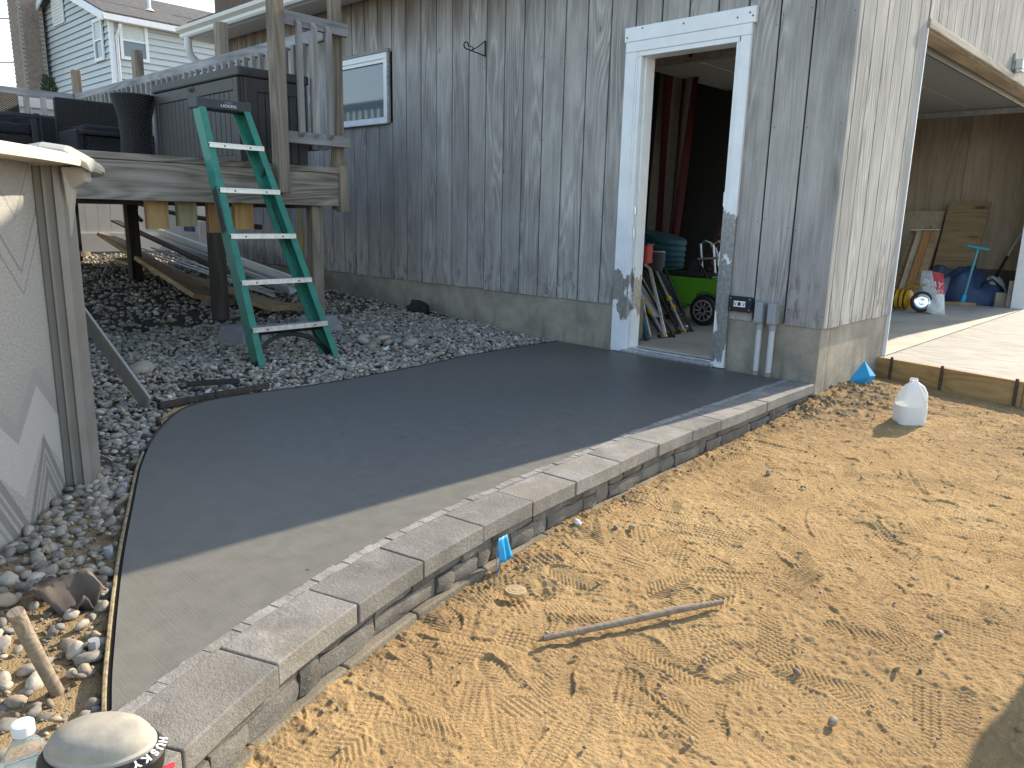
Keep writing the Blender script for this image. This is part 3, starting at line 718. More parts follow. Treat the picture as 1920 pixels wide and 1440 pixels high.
for x, nm in ((-0.387, 'grey conduit elbow box on white pipe, the one nearer the door'), (-0.302, 'grey conduit elbow box on white pipe, the one nearer the garage corner')):
    o = thing('electrical_conduit', (x, -0.03, -0.02), nm, 'conduit', 'conduits rising from the slab')
    part(B().box(x-0.027, x+0.027, -0.075, -0.0005, 0.335, 0.47), 'elbow_box', m_grey_pvc, o, bevel=0.008, seg=2)
    part(B().box(x-0.024, x+0.024, -0.080, -0.0755, 0.345, 0.462), 'cover', m_grey_pvc, o, bevel=0.003)
    part(B().tube([(x, -0.036, 0.0), (x, -0.036, 0.33)], 0.0185, 14), 'pipe', m_pipe, o, smooth=True)
    part(B().tube([(x, -0.036, 0.295), (x, -0.036, 0.3345)], 0.0235, 14), 'collar', m_grey_pvc, o, smooth=True)
    part(B().tube([(x, -0.036, 0.001), (x, -0.036, 0.028)], 0.021, 14), 'cut_sleeve', m_found, o, smooth=True)

hk = B(); r_ = 0.005      # wrought hanging-basket bracket
hx, hz = -2.965, 2.225
hk.tube([(hx, -0.006, hz-0.005), (hx, -0.006, hz+0.115)], 0.006, 6)
arm = [(hx, -0.008, hz), (hx, -0.12, hz+0.012), (hx, -0.215, hz+0.022)] + [(hx, -0.215-0.025*math.sin(t), hz+0.047-0.025*math.cos(t)) for t in np.linspace(0.2, 5.0, 10)]
hk.tube(arm, r_, 6); hk.tube([(hx, -0.008, hz+0.112), (hx, -0.09, hz+0.055), (hx, -0.15, hz+0.022)] + [(hx, -0.158+0.014*math.cos(t), hz+0.034+0.014*math.sin(t)) for t in np.linspace(-1.6, 2.6, 7)], 0.004, 6)
hk.out('plant_bracket', m_black_iron, smooth=True, label='thin black iron plant hanger on the siding between window and door', cat='bracket')
B().tube([(-5.83, -0.03, 0.12), (-5.83, -0.03, 1.15), (-5.85, -0.03, 1.9)], 0.014, 8).out('yellow_pipe', plain('yellow_coating', (0.42, 0.28, 0.03), 0.5), smooth=True, label='slim yellow pipe running up the siding behind the deck post', cat='pipe')
o = thing('wall_lamp', (0.05, 3.72, 2.3), 'grey weathered lamp housing on the sunlit side above the garage opening', 'lamp')
part(B().box(0.0005, 0.022, 3.58, 3.80, 2.325, 2.46), 'mounting_block', m_rail_y, o, bevel=0.004)
part(B().box(0.0225, 0.085, 3.60, 3.76, 2.33, 2.41), 'housing', m_alu, o, bevel=0.006)
part(B().box(0.03, 0.078, 3.61, 3.75, 2.312, 2.3295), 'lens', m_vinyl, o, bevel=0.003)
B().tube([(0.02, 3.46, 2.92), (0.9, 3.85, 2.82), (2.0, 4.4, 2.72)], 0.004, 5).out('overhead_wire', m_white, label='thin pale wire leaving the top of the sunlit garage side', cat='wire')

# ------------------------------------------------------------------ deck
XF, ZD = -3.3, 1.285
D = thing('wooden_deck', (-6.0, -2.4, 0.2), 'raised weathered timber deck on posts beside the pool', 'deck')
part(B().box(XF-0.04, XF, -3.25, -1.21, 1.003, 1.243), 'rim_board', m_deck, D, bevel=0.003)
part(B().box(-8.9, XF-0.0405, -1.25, -1.21, 1.003, 1.243), 'end_board', m_rail_x, D)
x = XF + 0.012
for k in range(40):
    yb = -3.25 if x > -5.2 else -3.9
    part(B().box(x-0.137, x, yb, -1.195, 1.2445, ZD), 'deck_board', m_deck, D, bevel=0.004); x -= 0.142
for k in range(8):
    x = -3.9 - 0.6*k; part(B().box(x-0.02, x+0.02, -3.2, -1.26, 1.02, 1.244), 'joist', m_post_dk, D)
part(B().box(-8.9, XF-0.05, -1.56, -1.45, 0.98, 1.019), 'beam', m_post_dk, D)
def post(x0, x1, y0, y1, z0, z1, mt=m_deck_z, name='post'): return part(B().box(x0, x1, y0, y1, z0, z1), name, mt, D, bevel=0.004)
post(XF+0.0005, XF+0.089, -1.757, -1.668, 1.085, 3.1)                       # outer railing posts
post(XF-0.10, XF-0.041, -1.209, -1.12, 0.975, 3.1)
post(XF-0.0405, XF+0.03, -1.2095, -1.135, 0.96, 1.30)
post(XF-0.135, XF-0.046, -1.42, -1.331, 0.17, 1.0)                            # leg on the footing block
post(-4.83, -4.72, -1.56, -1.45, 0.16, 0.99, m_post_dk); post(-6.72, -6.61, -1.56, -1.45, 0.2, 0.99, m_post_dk); post(-8.55, -8.44, -1.56, -1.45, 0.3, 0.99, m_post_dk)
for x0, y0, z0 in ((-4.775, -1.505, 0.13), (-8.495, -1.505, 0.36)): part(B().lathe([(0.16, 0), (0.15, 0.05), (0, 0.05)], (x0, y0, z0), 18), 'footing', m_base, D)
# side guard rail (front edge)
part(B().box(XF+0.0005, XF+0.04, -1.6675, -1.12, 2.215, 2.305), 'guard_rail', m_rail_y, D, bevel=0.003)
part(B().box(XF+0.0005, XF+0.04, -1.6675, -1.12, 1.435, 1.515), 'guard_rail', m_rail_y, D, bevel=0.003)
for y in (-1.545, -1.425, -1.305):
    bb = B().box(XF+0.0405, XF+0.078, y-0.019, y+0.019, 1.475, 2.26); 
    for i in (1, 2): bb.v[i] = (bb.v[i][0], bb.v[i][1], bb.v[i][2]+0.035)
    for i in (5, 6): bb.v[i] = (bb.v[i][0], bb.v[i][1], bb.v[i][2]-0.035)
    part(bb, 'baluster', m_bal, D, bevel=0.002)
# long rail towards the garage
for x0 in (-8.87, -6.97, -5.08): post(x0-0.045, x0+0.045, -1.245, -1.155, 1.29, 2.56)
part(B().box(-8.82, -3.40, -1.25, -1.21, 2.19, 2.28), 'top_rail', m_rail_x, D, bevel=0.003)
part(B().box(-8.82, -3.40, -1.25, -1.21, 1.42, 1.51), 'bottom_rail', m_rail_x, D, bevel=0.003)
x = -3.52
while x > -8.8:
    part(B().box(x-0.018, x+0.018, -1.285, -1.2505, 1.42, 2.20), 'baluster', m_bal, D); x -= 0.128
# far rail
part(B().box(-8.905, -8.865, -4.2, -1.25, 2.19, 2.28), 'top_rail', m_rail_y, D, bevel=0.003)
part(B().box(-8.905, -8.865, -4.2, -1.25, 1.80, 1.88), 'bottom_rail', m_rail_y, D, bevel=0.003)
y = -1.42
while y > -4.1:
    part(B().box(-8.86, -8.82, y-0.028, y+0.028, 1.80, 2.20), 'baluster', m_bal, D); y -= 0.175
# pine stubs hanging under the rim
for y0, y1, z0, mt in ((-2.60, -2.46, 0.825, m_stub), (-2.40, -2.27, 0.842, m_stub_grey), (-2.19, -2.10, 0.80, m_stub_red), (-2.0, -1.86, 0.825, m_stub)):
    part(B().box(-3.45, -3.41, y0, y1, z0, 1.002), 'stub_board', mt, D)
part(B().box(-3.46, -3.37, -2.19, -2.10, 0.2, 0.7995), 'short_post', m_post_dk, D)

# footing blocks
m_conc_block = block_mat('precast_block', (0.22, 0.225, 0.23), (0.34, 0.345, 0.35))
def pier(x, y, z, rot, label):
    M_ = Matrix.Translation((x, y, z)) @ Matrix.Rotation(rot, 4, 'Z'); a, c_, h = 0.15, 0.10, 0.17
    q = [(-a,-a,0),(a,-a,0),(a,a,0),(-a,a,0),(-c_,-c_,h),(c_,-c_,h),(c_,c_,h),(-c_,c_,h)]
    bb = B().add([M_ @ Vector(p) for p in q], [(0,3,2,1),(4,5,6,7),(0,1,5,4),(1,2,6,5),(2,3,7,6),(3,0,4,7)])
    bb.out('footing_block', m_conc_block, bevel=0.01, seg=2, label=label, cat='concrete block', group='precast footing blocks on the gravel')
pier(-3.38, -1.37, 0.0, 0.1, 'grey concrete pier block carrying the deck post')
pier(-3.28, -2.06, -0.01, 0.35, 'cracked grey concrete pier block standing loose behind the ladder')

# ------------------------------------------------------------------ step ladder leaning on the rim
Lx0, Lz0, Lx1, Lz1 = -2.51, 0.005, -3.276, 1.675
m_fib = plain('green_fibreglass', (0.025, 0.205, 0.15), 0.5, 0, 0.22, 14, bump=0.2)
ld = thing('step_ladder', (Lx0, -2.08, Lz0), 'closed green fibreglass step ladder with silver treads leaning on the deck', 'ladder')
up = norm((Lx1-Lx0, 0, Lz1-Lz0)); back = norm((-up.z, 0, up.x)); Ln = math.hypot(Lx1-Lx0, Lz1-Lz0)
def lp(t, y, dpt=0.0): return Vector((Lx0, 0, Lz0)) + up*(t*Ln) + back*dpt + Vector((0, y, 0))
yb0, yb1, yt0, yt1 = -2.345, -1.765, -2.285, -1.945
for side, y0, y1 in ((1, yb0, yt0), (-1, yb1, yt1)):
    rl = B()                        # C-channel: web and two flanges
    rl.beam(lp(0, y0, 0.0), lp(1, y1, 0.0), 0.006, 0.0, up=back) if False else None
    wv = 0.035
    rl.beam(lp(0, y0, 0.04), lp(0.985, y1, 0.04), 0.006, 0.094, up=back)
    for dpt in (-0.004, 0.085): rl.beam(lp(0, y0+side*0.021, dpt), lp(0.985, y1+side*0.021, dpt), 0.044, 0.0065, up=back)
    part(rl, 'side_rail', m_fib, ld, bevel=0.0015)
    rr = B(); rr.beam(lp(0.03, y0+side*0.05, 0.115), lp(0.97, y1+side*0.045, 0.10), 0.005, 0.045, up=back)
    rr.beam(lp(0.03, y0+side*0.062, 0.095), lp(0.97, y1+side*0.057, 0.08), 0.028, 0.005, up=back); part(rr, 'rear_rail', m_fib, ld)
    part(B().beam(lp(-0.012, y0+side*0.012, 0.045), lp(0.03, y0+side*0.012, 0.045), 0.045, 0.095, up=back), 'foot', m_black, ld, bevel=0.006)
    part(B().beam(lp(0.42, y0*0.58+y1*0.42+side*0.03, 0.09), lp(0.62, y0*0.38+y1*0.62+side*0.035, 0.085), 0.006, 0.022, up=back).beam(lp(0.76, y0*.24+y1*.76+side*0.008, 0.03), lp(0.70, y0*.3+y1*.7+side*0.05, 0.12), 0.006, 0.018, up=back), 'spreader', m_steel, ld)
tr_t = [0.143, 0.312, 0.481, 0.651, 0.820]
for t in tr_t:
    ya, yb = yb0+(yt0-yb0)*t+0.003, yb1+(yt1-yb1)*t-0.003
    st = part(B().box(lp(t, 0).x-0.05, lp(t, 0).x+0.028, ya, yb, lp(t, 0).z-0.005, lp(t, 0).z+0.004).box(lp(t, 0).x+0.0245, lp(t, 0).x+0.028, ya, yb, lp(t, 0).z-0.028, lp(t, 0).z-0.0051), 'tread', m_alu, ld, bevel=0.001)
    for yy in (ya+0.0, yb-0.0):
        part(B().lathe([(0.009, 0), (0.007, 0.004), (0, 0.005)], (0, 0, 0), 8, frame(lp(t, yy + (0.016 if yy == ya else -0.016), -0.003), (0, 1, 0), -back)), 'rivet', m_steel, ld)
    for yy in (ya+0.10, yb-0.10): part(B().lathe([(0.006, 0), (0.005, 0.003), (0, 0.003)], (0, 0, 0), 8, frame((lp(t, 0).x+0.0285, yy, lp(t, 0).z-0.014), (0, 1, 0), (1, 0, 0))), 'rivet', m_steel, st)
tc = lp(1, 0, 0.0)
top = B().beam(lp(0.985, -2.30, 0.05), lp(0.985, -1.925, 0.05), 0.15, 0.066, up=(0, 0, 1))
tp = part(top, 'top_cap', plain('charcoal_plastic', (0.05, 0.055, 0.06), 0.6, 0, 0.3, 25), ld, bevel=0.010, seg=2)
cx = [Vector(p) for p in top.v]
fx = max(p.x for p in cx); zc = sum(p.z for p in cx)/8
text('lettering', 'LADDERS', frame((fx+0.0012, -2.09, zc-0.006), (0, 1, 0), (1, 0, 0)), 0.026, m_white, tp, 0.0006)
text('lettering', 'STURDY', frame((fx+0.0012, -2.09, zc+0.014), (0, 1, 0), (1, 0, 0)), 0.015, m_grey_pvc, tp, 0.0006)
# black arched brace under the bottom tread
br = B(); n = 14
a0, a1 = yb0+0.02, yb1-0.02
pts = []
for i in range(n+1):
    u = i/n; yy = a0+(a1-a0)*u; t = 0.02 + 0.10*math.sin(math.pi*min(1, max(0, u)))**0.55
    pts.append(lp(t, yy, 0.07))
for i in range(n): br.beam(pts[i], pts[i+1], 0.028, 0.014, up=back)
br.beam(lp(0.13, a0, 0.06), lp(0.13, a1, 0.06), 0.012, 0.05, up=back)
for yy, e in ((a0+0.05, 1), (a1-0.05, -1)): br.beam(lp(0.02, yy-e*0.03, 0.07), lp(0.125, yy+e*0.03, 0.07), 0.012, 0.012, up=back)
part(br, 'bottom_brace', m_black, ld)
part(B().beam(lp(0.50, yb0*.5+yt0*.5-0.005, 0.04), lp(0.66, yb0*.34+yt0*.66-0.005, 0.04), 0.004, 0.05, up=back), 'torn_sticker', m_steel, ld)

# ------------------------------------------------------------------ pool
PC, PR = Vector((-2.62, -6.45)), 3.02
P = thing('above_ground_pool', (PC.x, PC.y, -0.1), 'round above-ground pool with beige patterned wall and cream top rail', 'pool')
def pp(r, a, z): return (PC.x + r*math.cos(a), PC.y + r*math.sin(a), z)
ca = math.atan2(-3.80-PC.y, -1.15-PC.x)
PZ0, PZ1 = -0.12, 1.12
m_poolwall = Mt('pool_wall_print', 0.6, 0, 0.3)

def pool_mat(M):
    o = M.obj(); x, y, z = M.sep(o)
    ang = M.math('ARCTAN2', M.math('SUBTRACT', y, PC.y), M.math('SUBTRACT', x, PC.x))
    u = M.math('MULTIPLY', ang, PR)
    weave = M.noise(M.map(M.comb(u, z, 0), (70, 160, 1)), 1.0, 3, 0.6)
    c = M.ramp(weave, [(0.3, (0.25, 0.243, 0.225)), (0.7, (0.38, 0.37, 0.345))])
    def zig(c, off, per, slope, z0, bands, lo, hi):
        tri = M.math('MULTIPLY', M.math('PINGPONG', M.math('ADD', u, off), per/2), slope)
        h = M.math('SUBTRACT', z, M.math('ADD', tri, z0))
        lim = M.math('MULTIPLY', M.math('GREATER_THAN', z, lo), M.math('LESS_THAN', z, hi))
        for h0, h1, col, k in bands:
            m_ = M.math('MULTIPLY', M.math('MULTIPLY', M.math('GREATER_THAN', h, h0), M.math('LESS_THAN', h, h1)), lim)
            c = M.mix(M.math('MULTIPLY', m_, k), c, col)
        return c
    dk = (0.135, 0.133, 0.128); lt = (0.43, 0.42, 0.395)
    c = zig(c, -2.803, 0.34, 0.87, 0.256, ((-0.17, 0.0, lt, 0.55), (0.0, 0.06, (0.24, 0.235, 0.225), 0.6), (0.06, 0.12, (0.27, 0.265, 0.255), 0.4), (0.12, 0.18, (0.28, 0.275, 0.265), 0.2)), -0.2, 0.46)
    c = zig(c, -2.815, 0.34, 1.45, -0.007, ((-0.045, 0.0, dk, 0.7), (-0.088, -0.062, dk, 0.6), (-0.155, -0.107, dk, 0.7), (-0.20, -0.18, dk, 0.5)), -0.2, 0.34)
    c = zig(c, -2.96, 0.40, 1.0, 0.69, ((0.0, 0.011, dk, 0.6), (0.065, 0.082, dk, 0.55), (0.095, 0.14, (0.27, 0.265, 0.255), 0.35), (0.23, 0.245, dk, 0.4), (0.26, 0.60, (0.25, 0.245, 0.235), 0.35)), 0.50, 1.3)
    M.col(c); M.bump(weave, 0.4, 0.002)
pool_mat(m_poolwall); m_poolwall = m_poolwall.m
m_resin = plain('taupe_resin', (0.205, 0.19, 0.17), 0.5, 0, 0.10, 8)
m_cream = plain('cream_rail', (0.66, 0.58, 0.46), 0.45, 0, 0.10, 6)
m_capres = plain('pale_resin', (0.40, 0.375, 0.325), 0.45, 0, 0.08, 10)
nA = 96
wl = B()
for i in range(nA):
    a0, a1 = 2*math.pi*i/nA, 2*math.pi*(i+1)/nA
    n0 = len(wl.v); wl.v += [pp(PR, a0, PZ0), pp(PR, a1, PZ0), pp(PR, a1, PZ1), pp(PR, a0, PZ1), pp(PR-0.02, a0, PZ0), pp(PR-0.02, a1, PZ0), pp(PR-0.02, a1, PZ1), pp(PR-0.02, a0, PZ1)]
    wl.f += [(n0, n0+1, n0+2, n0+3), (n0+5, n0+4, n0+7, n0+6)]
part(wl, 'pool_wall', m_poolwall, P, smooth=True)
part(B().lathe([(PR-0.03, 0.0), (0.0, 0.001)], (PC.x, PC.y, 0.95), 48), 'pool_water', (lambda M: (M.col((0.03, 0.12, 0.16)), M.m)[1])(Mt('pool_water', 0.05, 0, 0.5)), P)
NB = 12
for k in range(NB):
    a = ca + 2*math.pi*k/NB; t = Vector((-math.sin(a), math.cos(a), 0)); rdir = Vector((math.cos(a), math.sin(a), 0))
    Mc = frame(Vector(pp(PR, a, PZ0+0.02)), t, (0, 0, 1))      # local x along wall, y = outwards?
    q = []
    prof = [(-0.065, 0.001), (-0.062, 0.020), (-0.071, 0.027), (-0.060, 0.035), (-0.056, 0.050), (-0.064, 0.057), (-0.048, 0.066), (-0.036, 0.074), (-0.031, 0.085), (-0.020, 0.077), (0.028, 0.083), (0.036, 0.092), (0.048, 0.085), (0.060, 0.072), (0.068, 0.001)]
    col = B(); nP = len(prof)
    for zz, kk in ((PZ0-0.05, 1.0), (PZ1, 1.0)):
        for px_, d_ in prof:
            p = Vector(pp(PR, a, zz)) + t*px_*kk + rdir*d_; q.append(tuple(p))
    col.add(q, [(i, i+1, nP+i+1, nP+i) for i in range(nP-1)] + [tuple(range(nP-1, -1, -1)), tuple(range(nP, 2*nP))])
    part(col, 'upright', m_resin, P)
    # bracket under the cap
    bk = B(); q = []
    for s_ in (-1, 1):
        for r0, zz, wd in ((0.080, PZ1-0.26, 0.016), (0.080, PZ1-0.03, 0.055), (0.150, PZ1-0.03, 0.045), (0.150, PZ1-0.075, 0.042), (0.105, PZ1-0.10, 0.034)):
            q.append(Vector(pp(PR+r0, a, zz)) + t*s_*wd)
    bk.add(q, [(0,1,2,3,4), (9,8,7,6,5), (0,5,6,1), (1,6,7,2), (2,7,8,3), (3,8,9,4), (4,9,5,0)])
    part(bk, 'bracket', m_capres, P, bevel=0.006, seg=2)
    # top rail span to the next upright
    tr = B(); a2 = a + 2*math.pi/NB; mm = 7
    sec = [(-0.06, PZ1-0.025), (-0.06, PZ1+0.004), (0.06, PZ1+0.016), (0.135, PZ1+0.006), (0.152, PZ1-0.012), (0.150, PZ1-0.028), (0.13, PZ1-0.022)]
    nS = len(sec); q = []
    for i in range(mm+1):
        aa = a + (a2-a)*i/mm
        for r0, zz in sec: q.append(pp(PR+r0, aa, zz))
    f = [(i*nS+j, (i+1)*nS+j, (i+1)*nS+(j+1)%nS, i*nS+(j+1)%nS) for i in range(mm) for j in range(nS)]
    part(tr.add(q, f), 'top_rail', m_cream, P, smooth=True, angle=30)
    cp = B(); q = []; sec = [(-0.065, PZ1-0.03), (-0.065, PZ1+0.012), (0.03, PZ1+0.034), (0.10, PZ1+0.026), (0.165, PZ1-0.012), (0.178, PZ1-0.042), (0.172, PZ1-0.045), (0.14, PZ1-0.02)]
    nS = len(sec)
    for i, (dt, kz) in enumerate(((-0.085, -0.006), (-0.06, 0.004), (-0.03, 0.012), (0.03, 0.012), (0.06, 0.004), (0.085, -0.006))):
        for r0, zz in sec: q.append(Vector(pp(PR+r0, a, zz + (kz if zz > PZ1-0.045 else 0))) + t*dt)
    f = [(i*nS+j, (i+1)*nS+j, (i+1)*nS+(j+1)%nS, i*nS+(j+1)%nS) for i in range(5) for j in range(nS)] + [tuple(range(nS)), tuple(range(6*nS-1, 5*nS-1, -1))]
    part(cp.add(q, f), 'rail_cap', m_capres, P, bevel=0.004)

# ------------------------------------------------------------------ white fence beyond the deck
F = thing('vinyl_fence', (-9.35, -1.6, 0.3), 'plain white vinyl panel fence beyond the deck posts', 'fence')
y = -4.4
while y < 4.5:
    part(B().box(-9.36, -9.34, y+0.001, y+0.155, 0.60, 2.12), 'panel', m_vinyl, F, bevel=0.004); y += 0.157
part(B().box(-9.385, -9.315, -4.4, 4.5, 0.36, 0.599), 'bottom_rail', m_vinyl, F); part(B().box(-9.385, -9.315, -4.4, 4.5, 2.121, 2.26), 'top_rail', m_vinyl, F)
for y in (-4.45, -2.0, 0.45, 2.9): part(B().box(-9.41, -9.29, y-0.06, y+0.06, 0.2, 2.36), 'post', m_vinyl, F, bevel=0.006)

shade_fence = thing('vinyl_fence', (-8.4, 3.0, 0.3), 'short white vinyl fence run closing the gap behind the garage end', 'fence')  # added run that keeps the sun off the gravel behind the deck
x = -9.28
while x < -7.7:
    part(B().box(x+0.001, x+0.155, 2.99, 3.01, 0.60, 2.12), 'panel', m_vinyl, shade_fence, bevel=0.004); x += 0.157
part(B().box(-9.28, -7.64, 2.965, 3.035, 0.36, 0.599), 'bottom_rail', m_vinyl, shade_fence); part(B().box(-9.28, -7.64, 2.965, 3.035, 2.121, 2.26), 'top_rail', m_vinyl, shade_fence)

# ------------------------------------------------------------------ lumber stored under the deck
def plank(name, p0, p1, wd, ht, mt, label, cat, up=(0, 0, 1)):
    return B().beam(p0, p1, wd, ht, up).out(name, mt, bevel=0.003, label=label, cat=cat)
plank('plank', (-4.75, -1.62, 0.19), (-8.2, -1.22, 0.60), 0.26, 0.045, m_lumber, 'wide tan board lying in front under the deck, its far end raised', 'board', up=(0.1, 0.25, 1))
plank('plank', (-4.05, -1.30, 0.15), (-7.6, -1.28, 0.36), 0.22, 0.04, m_lumber, 'second tan board lying flat on gravel behind the short post', 'board')
plank('plank', (-5.3, -0.95, 0.25), (-8.6, -1.0, 0.78), 0.10, 0.02, m_post_dk, 'thin dark board slanting up behind the tan boards under the deck', 'board')
gu = B()
for d0, d1, q0, q1 in ((-0.06, 0.06, 0.0, 0.006), (-0.065, -0.058, 0.0, 0.10), (0.058, 0.065, 0.0, 0.085), (-0.085, -0.058, 0.098, 0.106)):
    Mg = frame((-4.75, -0.75, 0.20), (-1, 0.035, 0.105), (0, -0.35, 1)); gu.box(0, 3.6, d0, d1, q0, q1, Mg)
gu.out('gutter_length', m_vinyl, label='long white spare gutter section lying on boards under the deck', cat='gutter')
for i, (dy, dz) in enumerate(((-0.12, 0.0), (-0.17, -0.012), (-0.21, -0.02))):
    B().beam((-4.55+0.1*i, -0.98+dy, 0.235+dz), (-7.4-0.2*i, -0.92+dy, 0.50+dz), 0.018, 0.012).out('metal_strip', m_alu, label=('thin shiny metal strip beside the spare gutter under the deck', 'thin shiny metal strip in the middle of three under the deck', 'thin shiny metal strip nearest the wide tan board under the deck')[i], cat='metal strip', group='metal strips under the deck')
tb = B(); tb.tube([(-7.6, -1.05, 0.80), (-7.7, -1.08, 0.88), (-7.5, -1.12, 1.0), (-6.8, -1.15, 0.93), (-6.0, -1.2, 0.88), (-4.4, -1.28, 0.815)], 0.024, 8)
tb.out('black_tube', m_black, smooth=True, label='black bent tube slung level behind the pine stubs under the deck', cat='tube')
bx = thing('cardboard_box', (-4.05, -1.16, 0.13), 'torn open cardboard carton with white label at the end of the boards', 'box')
part(B().beam((-4.2, -1.28, 0.155), (-3.95, -1.02, 0.15), 0.14, 0.05), 'carton', m_lumber, bx); part(B().beam((-3.93, -1.14, 0.19), (-3.84, -1.03, 0.18), 0.075, 0.003, up=(1, -1, 0.8)), 'paper_label', m_white, bx)
bl = B(); bl.box(-6.35, -6.15, -1.1, -1.07, 0.72, 1.0); bl.out('blue_sack', plain('blue_print', (0.08, 0.13, 0.30), 0.6, 0, 0.6, 9), label='blue and white printed sack hanging behind the dark deck post', cat='sack')

# ------------------------------------------------------------------ deck furniture
m_resin_box = plain('charcoal_resin', (0.055, 0.050, 0.049), 0.55, 0, 0.15, 30)
S_ = thing('storage_box', (-4.26, -1.55, ZD), 'large charcoal resin storage box with ribbed front on the deck', 'storage box')
bx0, bx1, by0, by1, bz = -5.02, -3.52, -1.865, -1.30, 1.945
part(B().box(bx0+0.02, bx1-0.02, by0+0.03, by1-0.02, ZD, bz-0.07), 'body', m_resin_box, S_)
part(B().box(bx0, bx1, by0, by1, bz-0.065, bz), 'lid', m_resin_box, S_, bevel=0.012, seg=2)
part(B().box(bx0+0.035, bx0+0.1, by0+0.006, by0+0.0295, ZD, bz-0.071).box(bx1-0.10, bx1-0.035, by0+0.006, by0+0.0295, ZD, bz-0.071).box(bx0+0.1005, bx1-0.1005, by0+0.006, by0+0.0295, bz-0.155, bz-0.071).box(bx0+0.1005, bx1-0.1005, by0+0.006, by0+0.0295, ZD, ZD+0.06), 'front_frame', m_resin_box, S_, bevel=0.003)
nsl = 17; wsl = (bx1-bx0-0.202)/nsl
for k in range(nsl): part(B().box(bx0+0.101+k*wsl+0.004, bx0+0.101+(k+1)*wsl-0.004, by0+0.014, by0+0.0297, ZD+0.061, bz-0.156), 'slat', m_resin_box, S_, bevel=0.003)
part(B().box(bx1-0.0195, bx1-0.004, by0+0.05, by0+0.14, ZD, bz-0.071).box(bx1-0.0195, bx1-0.004, by1-0.1, by1-0.03, ZD, bz-0.071).box(bx1-0.0195, bx1-0.004, by0+0.1405, by1-0.1005, bz-0.16, bz-0.071), 'side_frame', m_resin_box, S_, bevel=0.003)
for k in range(5): part(B().box(bx1-0.0197, bx1-0.010, by0+0.142+k*0.064+0.003, by0+0.142+(k+1)*0.064-0.003, ZD+0.02, bz-0.161), 'slat', m_resin_box, S_, bevel=0.003)
part(B().box(-4.31, -4.24, by0+0.0015, by0+0.006, bz-0.11, bz-0.075).tube([(-4.30, by0-0.006, bz-0.085), (-4.30, by0-0.006, bz-0.11), (-4.26, by0-0.006, bz-0.11), (-4.26, by0-0.006, bz-0.085)], 0.004, 6), 'latch', m_black, S_)

def wicker():
    M = Mt('dark_wicker', 0.45, 0, 0.5); o = M.obj(); x, y, z = M.sep(o)
    a = M.math('SINE', M.math('MULTIPLY', z, 330)); b_ = M.math('SINE', M.math('MULTIPLY', M.math('ADD', x, y), 210))
    h = M.math('MULTIPLY', a, b_); M.col(M.mix(M.rng(h, -1, 1), (0.009, 0.008, 0.007), (0.036, 0.031, 0.028))); M.bump(h, 0.9, 0.01); return M.m
m_wick = wicker()
def sofa(label, x, y0, y1, zb, zs, dx, arm_low=None):
    o = thing('wicker_sofa', (x+dx/2, (y0+y1)/2, ZD), label, 'sofa', 'dark wicker seating on the deck')
    part(B().box(x-0.07, x, y0, y1, ZD, zb), 'backrest', m_wick, o, bevel=0.015, seg=2)
    part(B().box(x+0.001, x+dx, y0+0.06, y1-0.06, ZD+0.08, ZD+0.28), 'seat', m_wick, o, bevel=0.015)
    for ya in (y0, y1-0.06): part(B().box(x+0.001, x+dx, ya, ya+0.0595, ZD, zs), 'armrest', m_wick, o, bevel=0.012)
    part(B().box(x+dx+0.0005, x+dx+0.02, y0+0.02, y1-0.02, zs-0.045, zs-0.01).box(x+dx+0.0005, x+dx+0.02, y1-0.09, y1-0.04, ZD, zs-0.0455), 'front_frame', m_black, o, bevel=0.004)
    part(B().box(x+0.02, x+dx-0.02, y0+0.07, y1-0.07, ZD+0.281, ZD+0.38), 'cushion', plain('black_cushion', (0.012, 0.012, 0.016), 0.8), o, bevel=0.03, seg=3)
sofa('dark wicker sofa with low seat at the pool end of the deck', -6.9, -3.35, -2.35, 1.985, 1.76, 0.62)
sofa('dark wicker sofa set in front of the pale deck post', -6.3, -2.22, -1.55, 1.925, 1.62, 0.5)
B().box(-7.6, -7.0, -2.34, -1.9, ZD, 1.82).out('wicker_stool', m_wick, bevel=0.02, label='low dark wicker ottoman between the two wicker sofas', cat='ottoman')
tb = B().lathe([(0.24, 0.0), (0.20, 0.10), (0.185, 0.25), (0.20, 0.40), (0.245, 0.52), (0.27, 0.575), (0.255, 0.58), (0.23, 0.50), (0.05, 0.45)], (-5.12, -1.975, ZD), 28, None, 0.66, 0.66)
tb.out('wicker_planter', m_wick, smooth=True, label='round dark wicker tub flaring at its top beside the storage box', cat='planter')

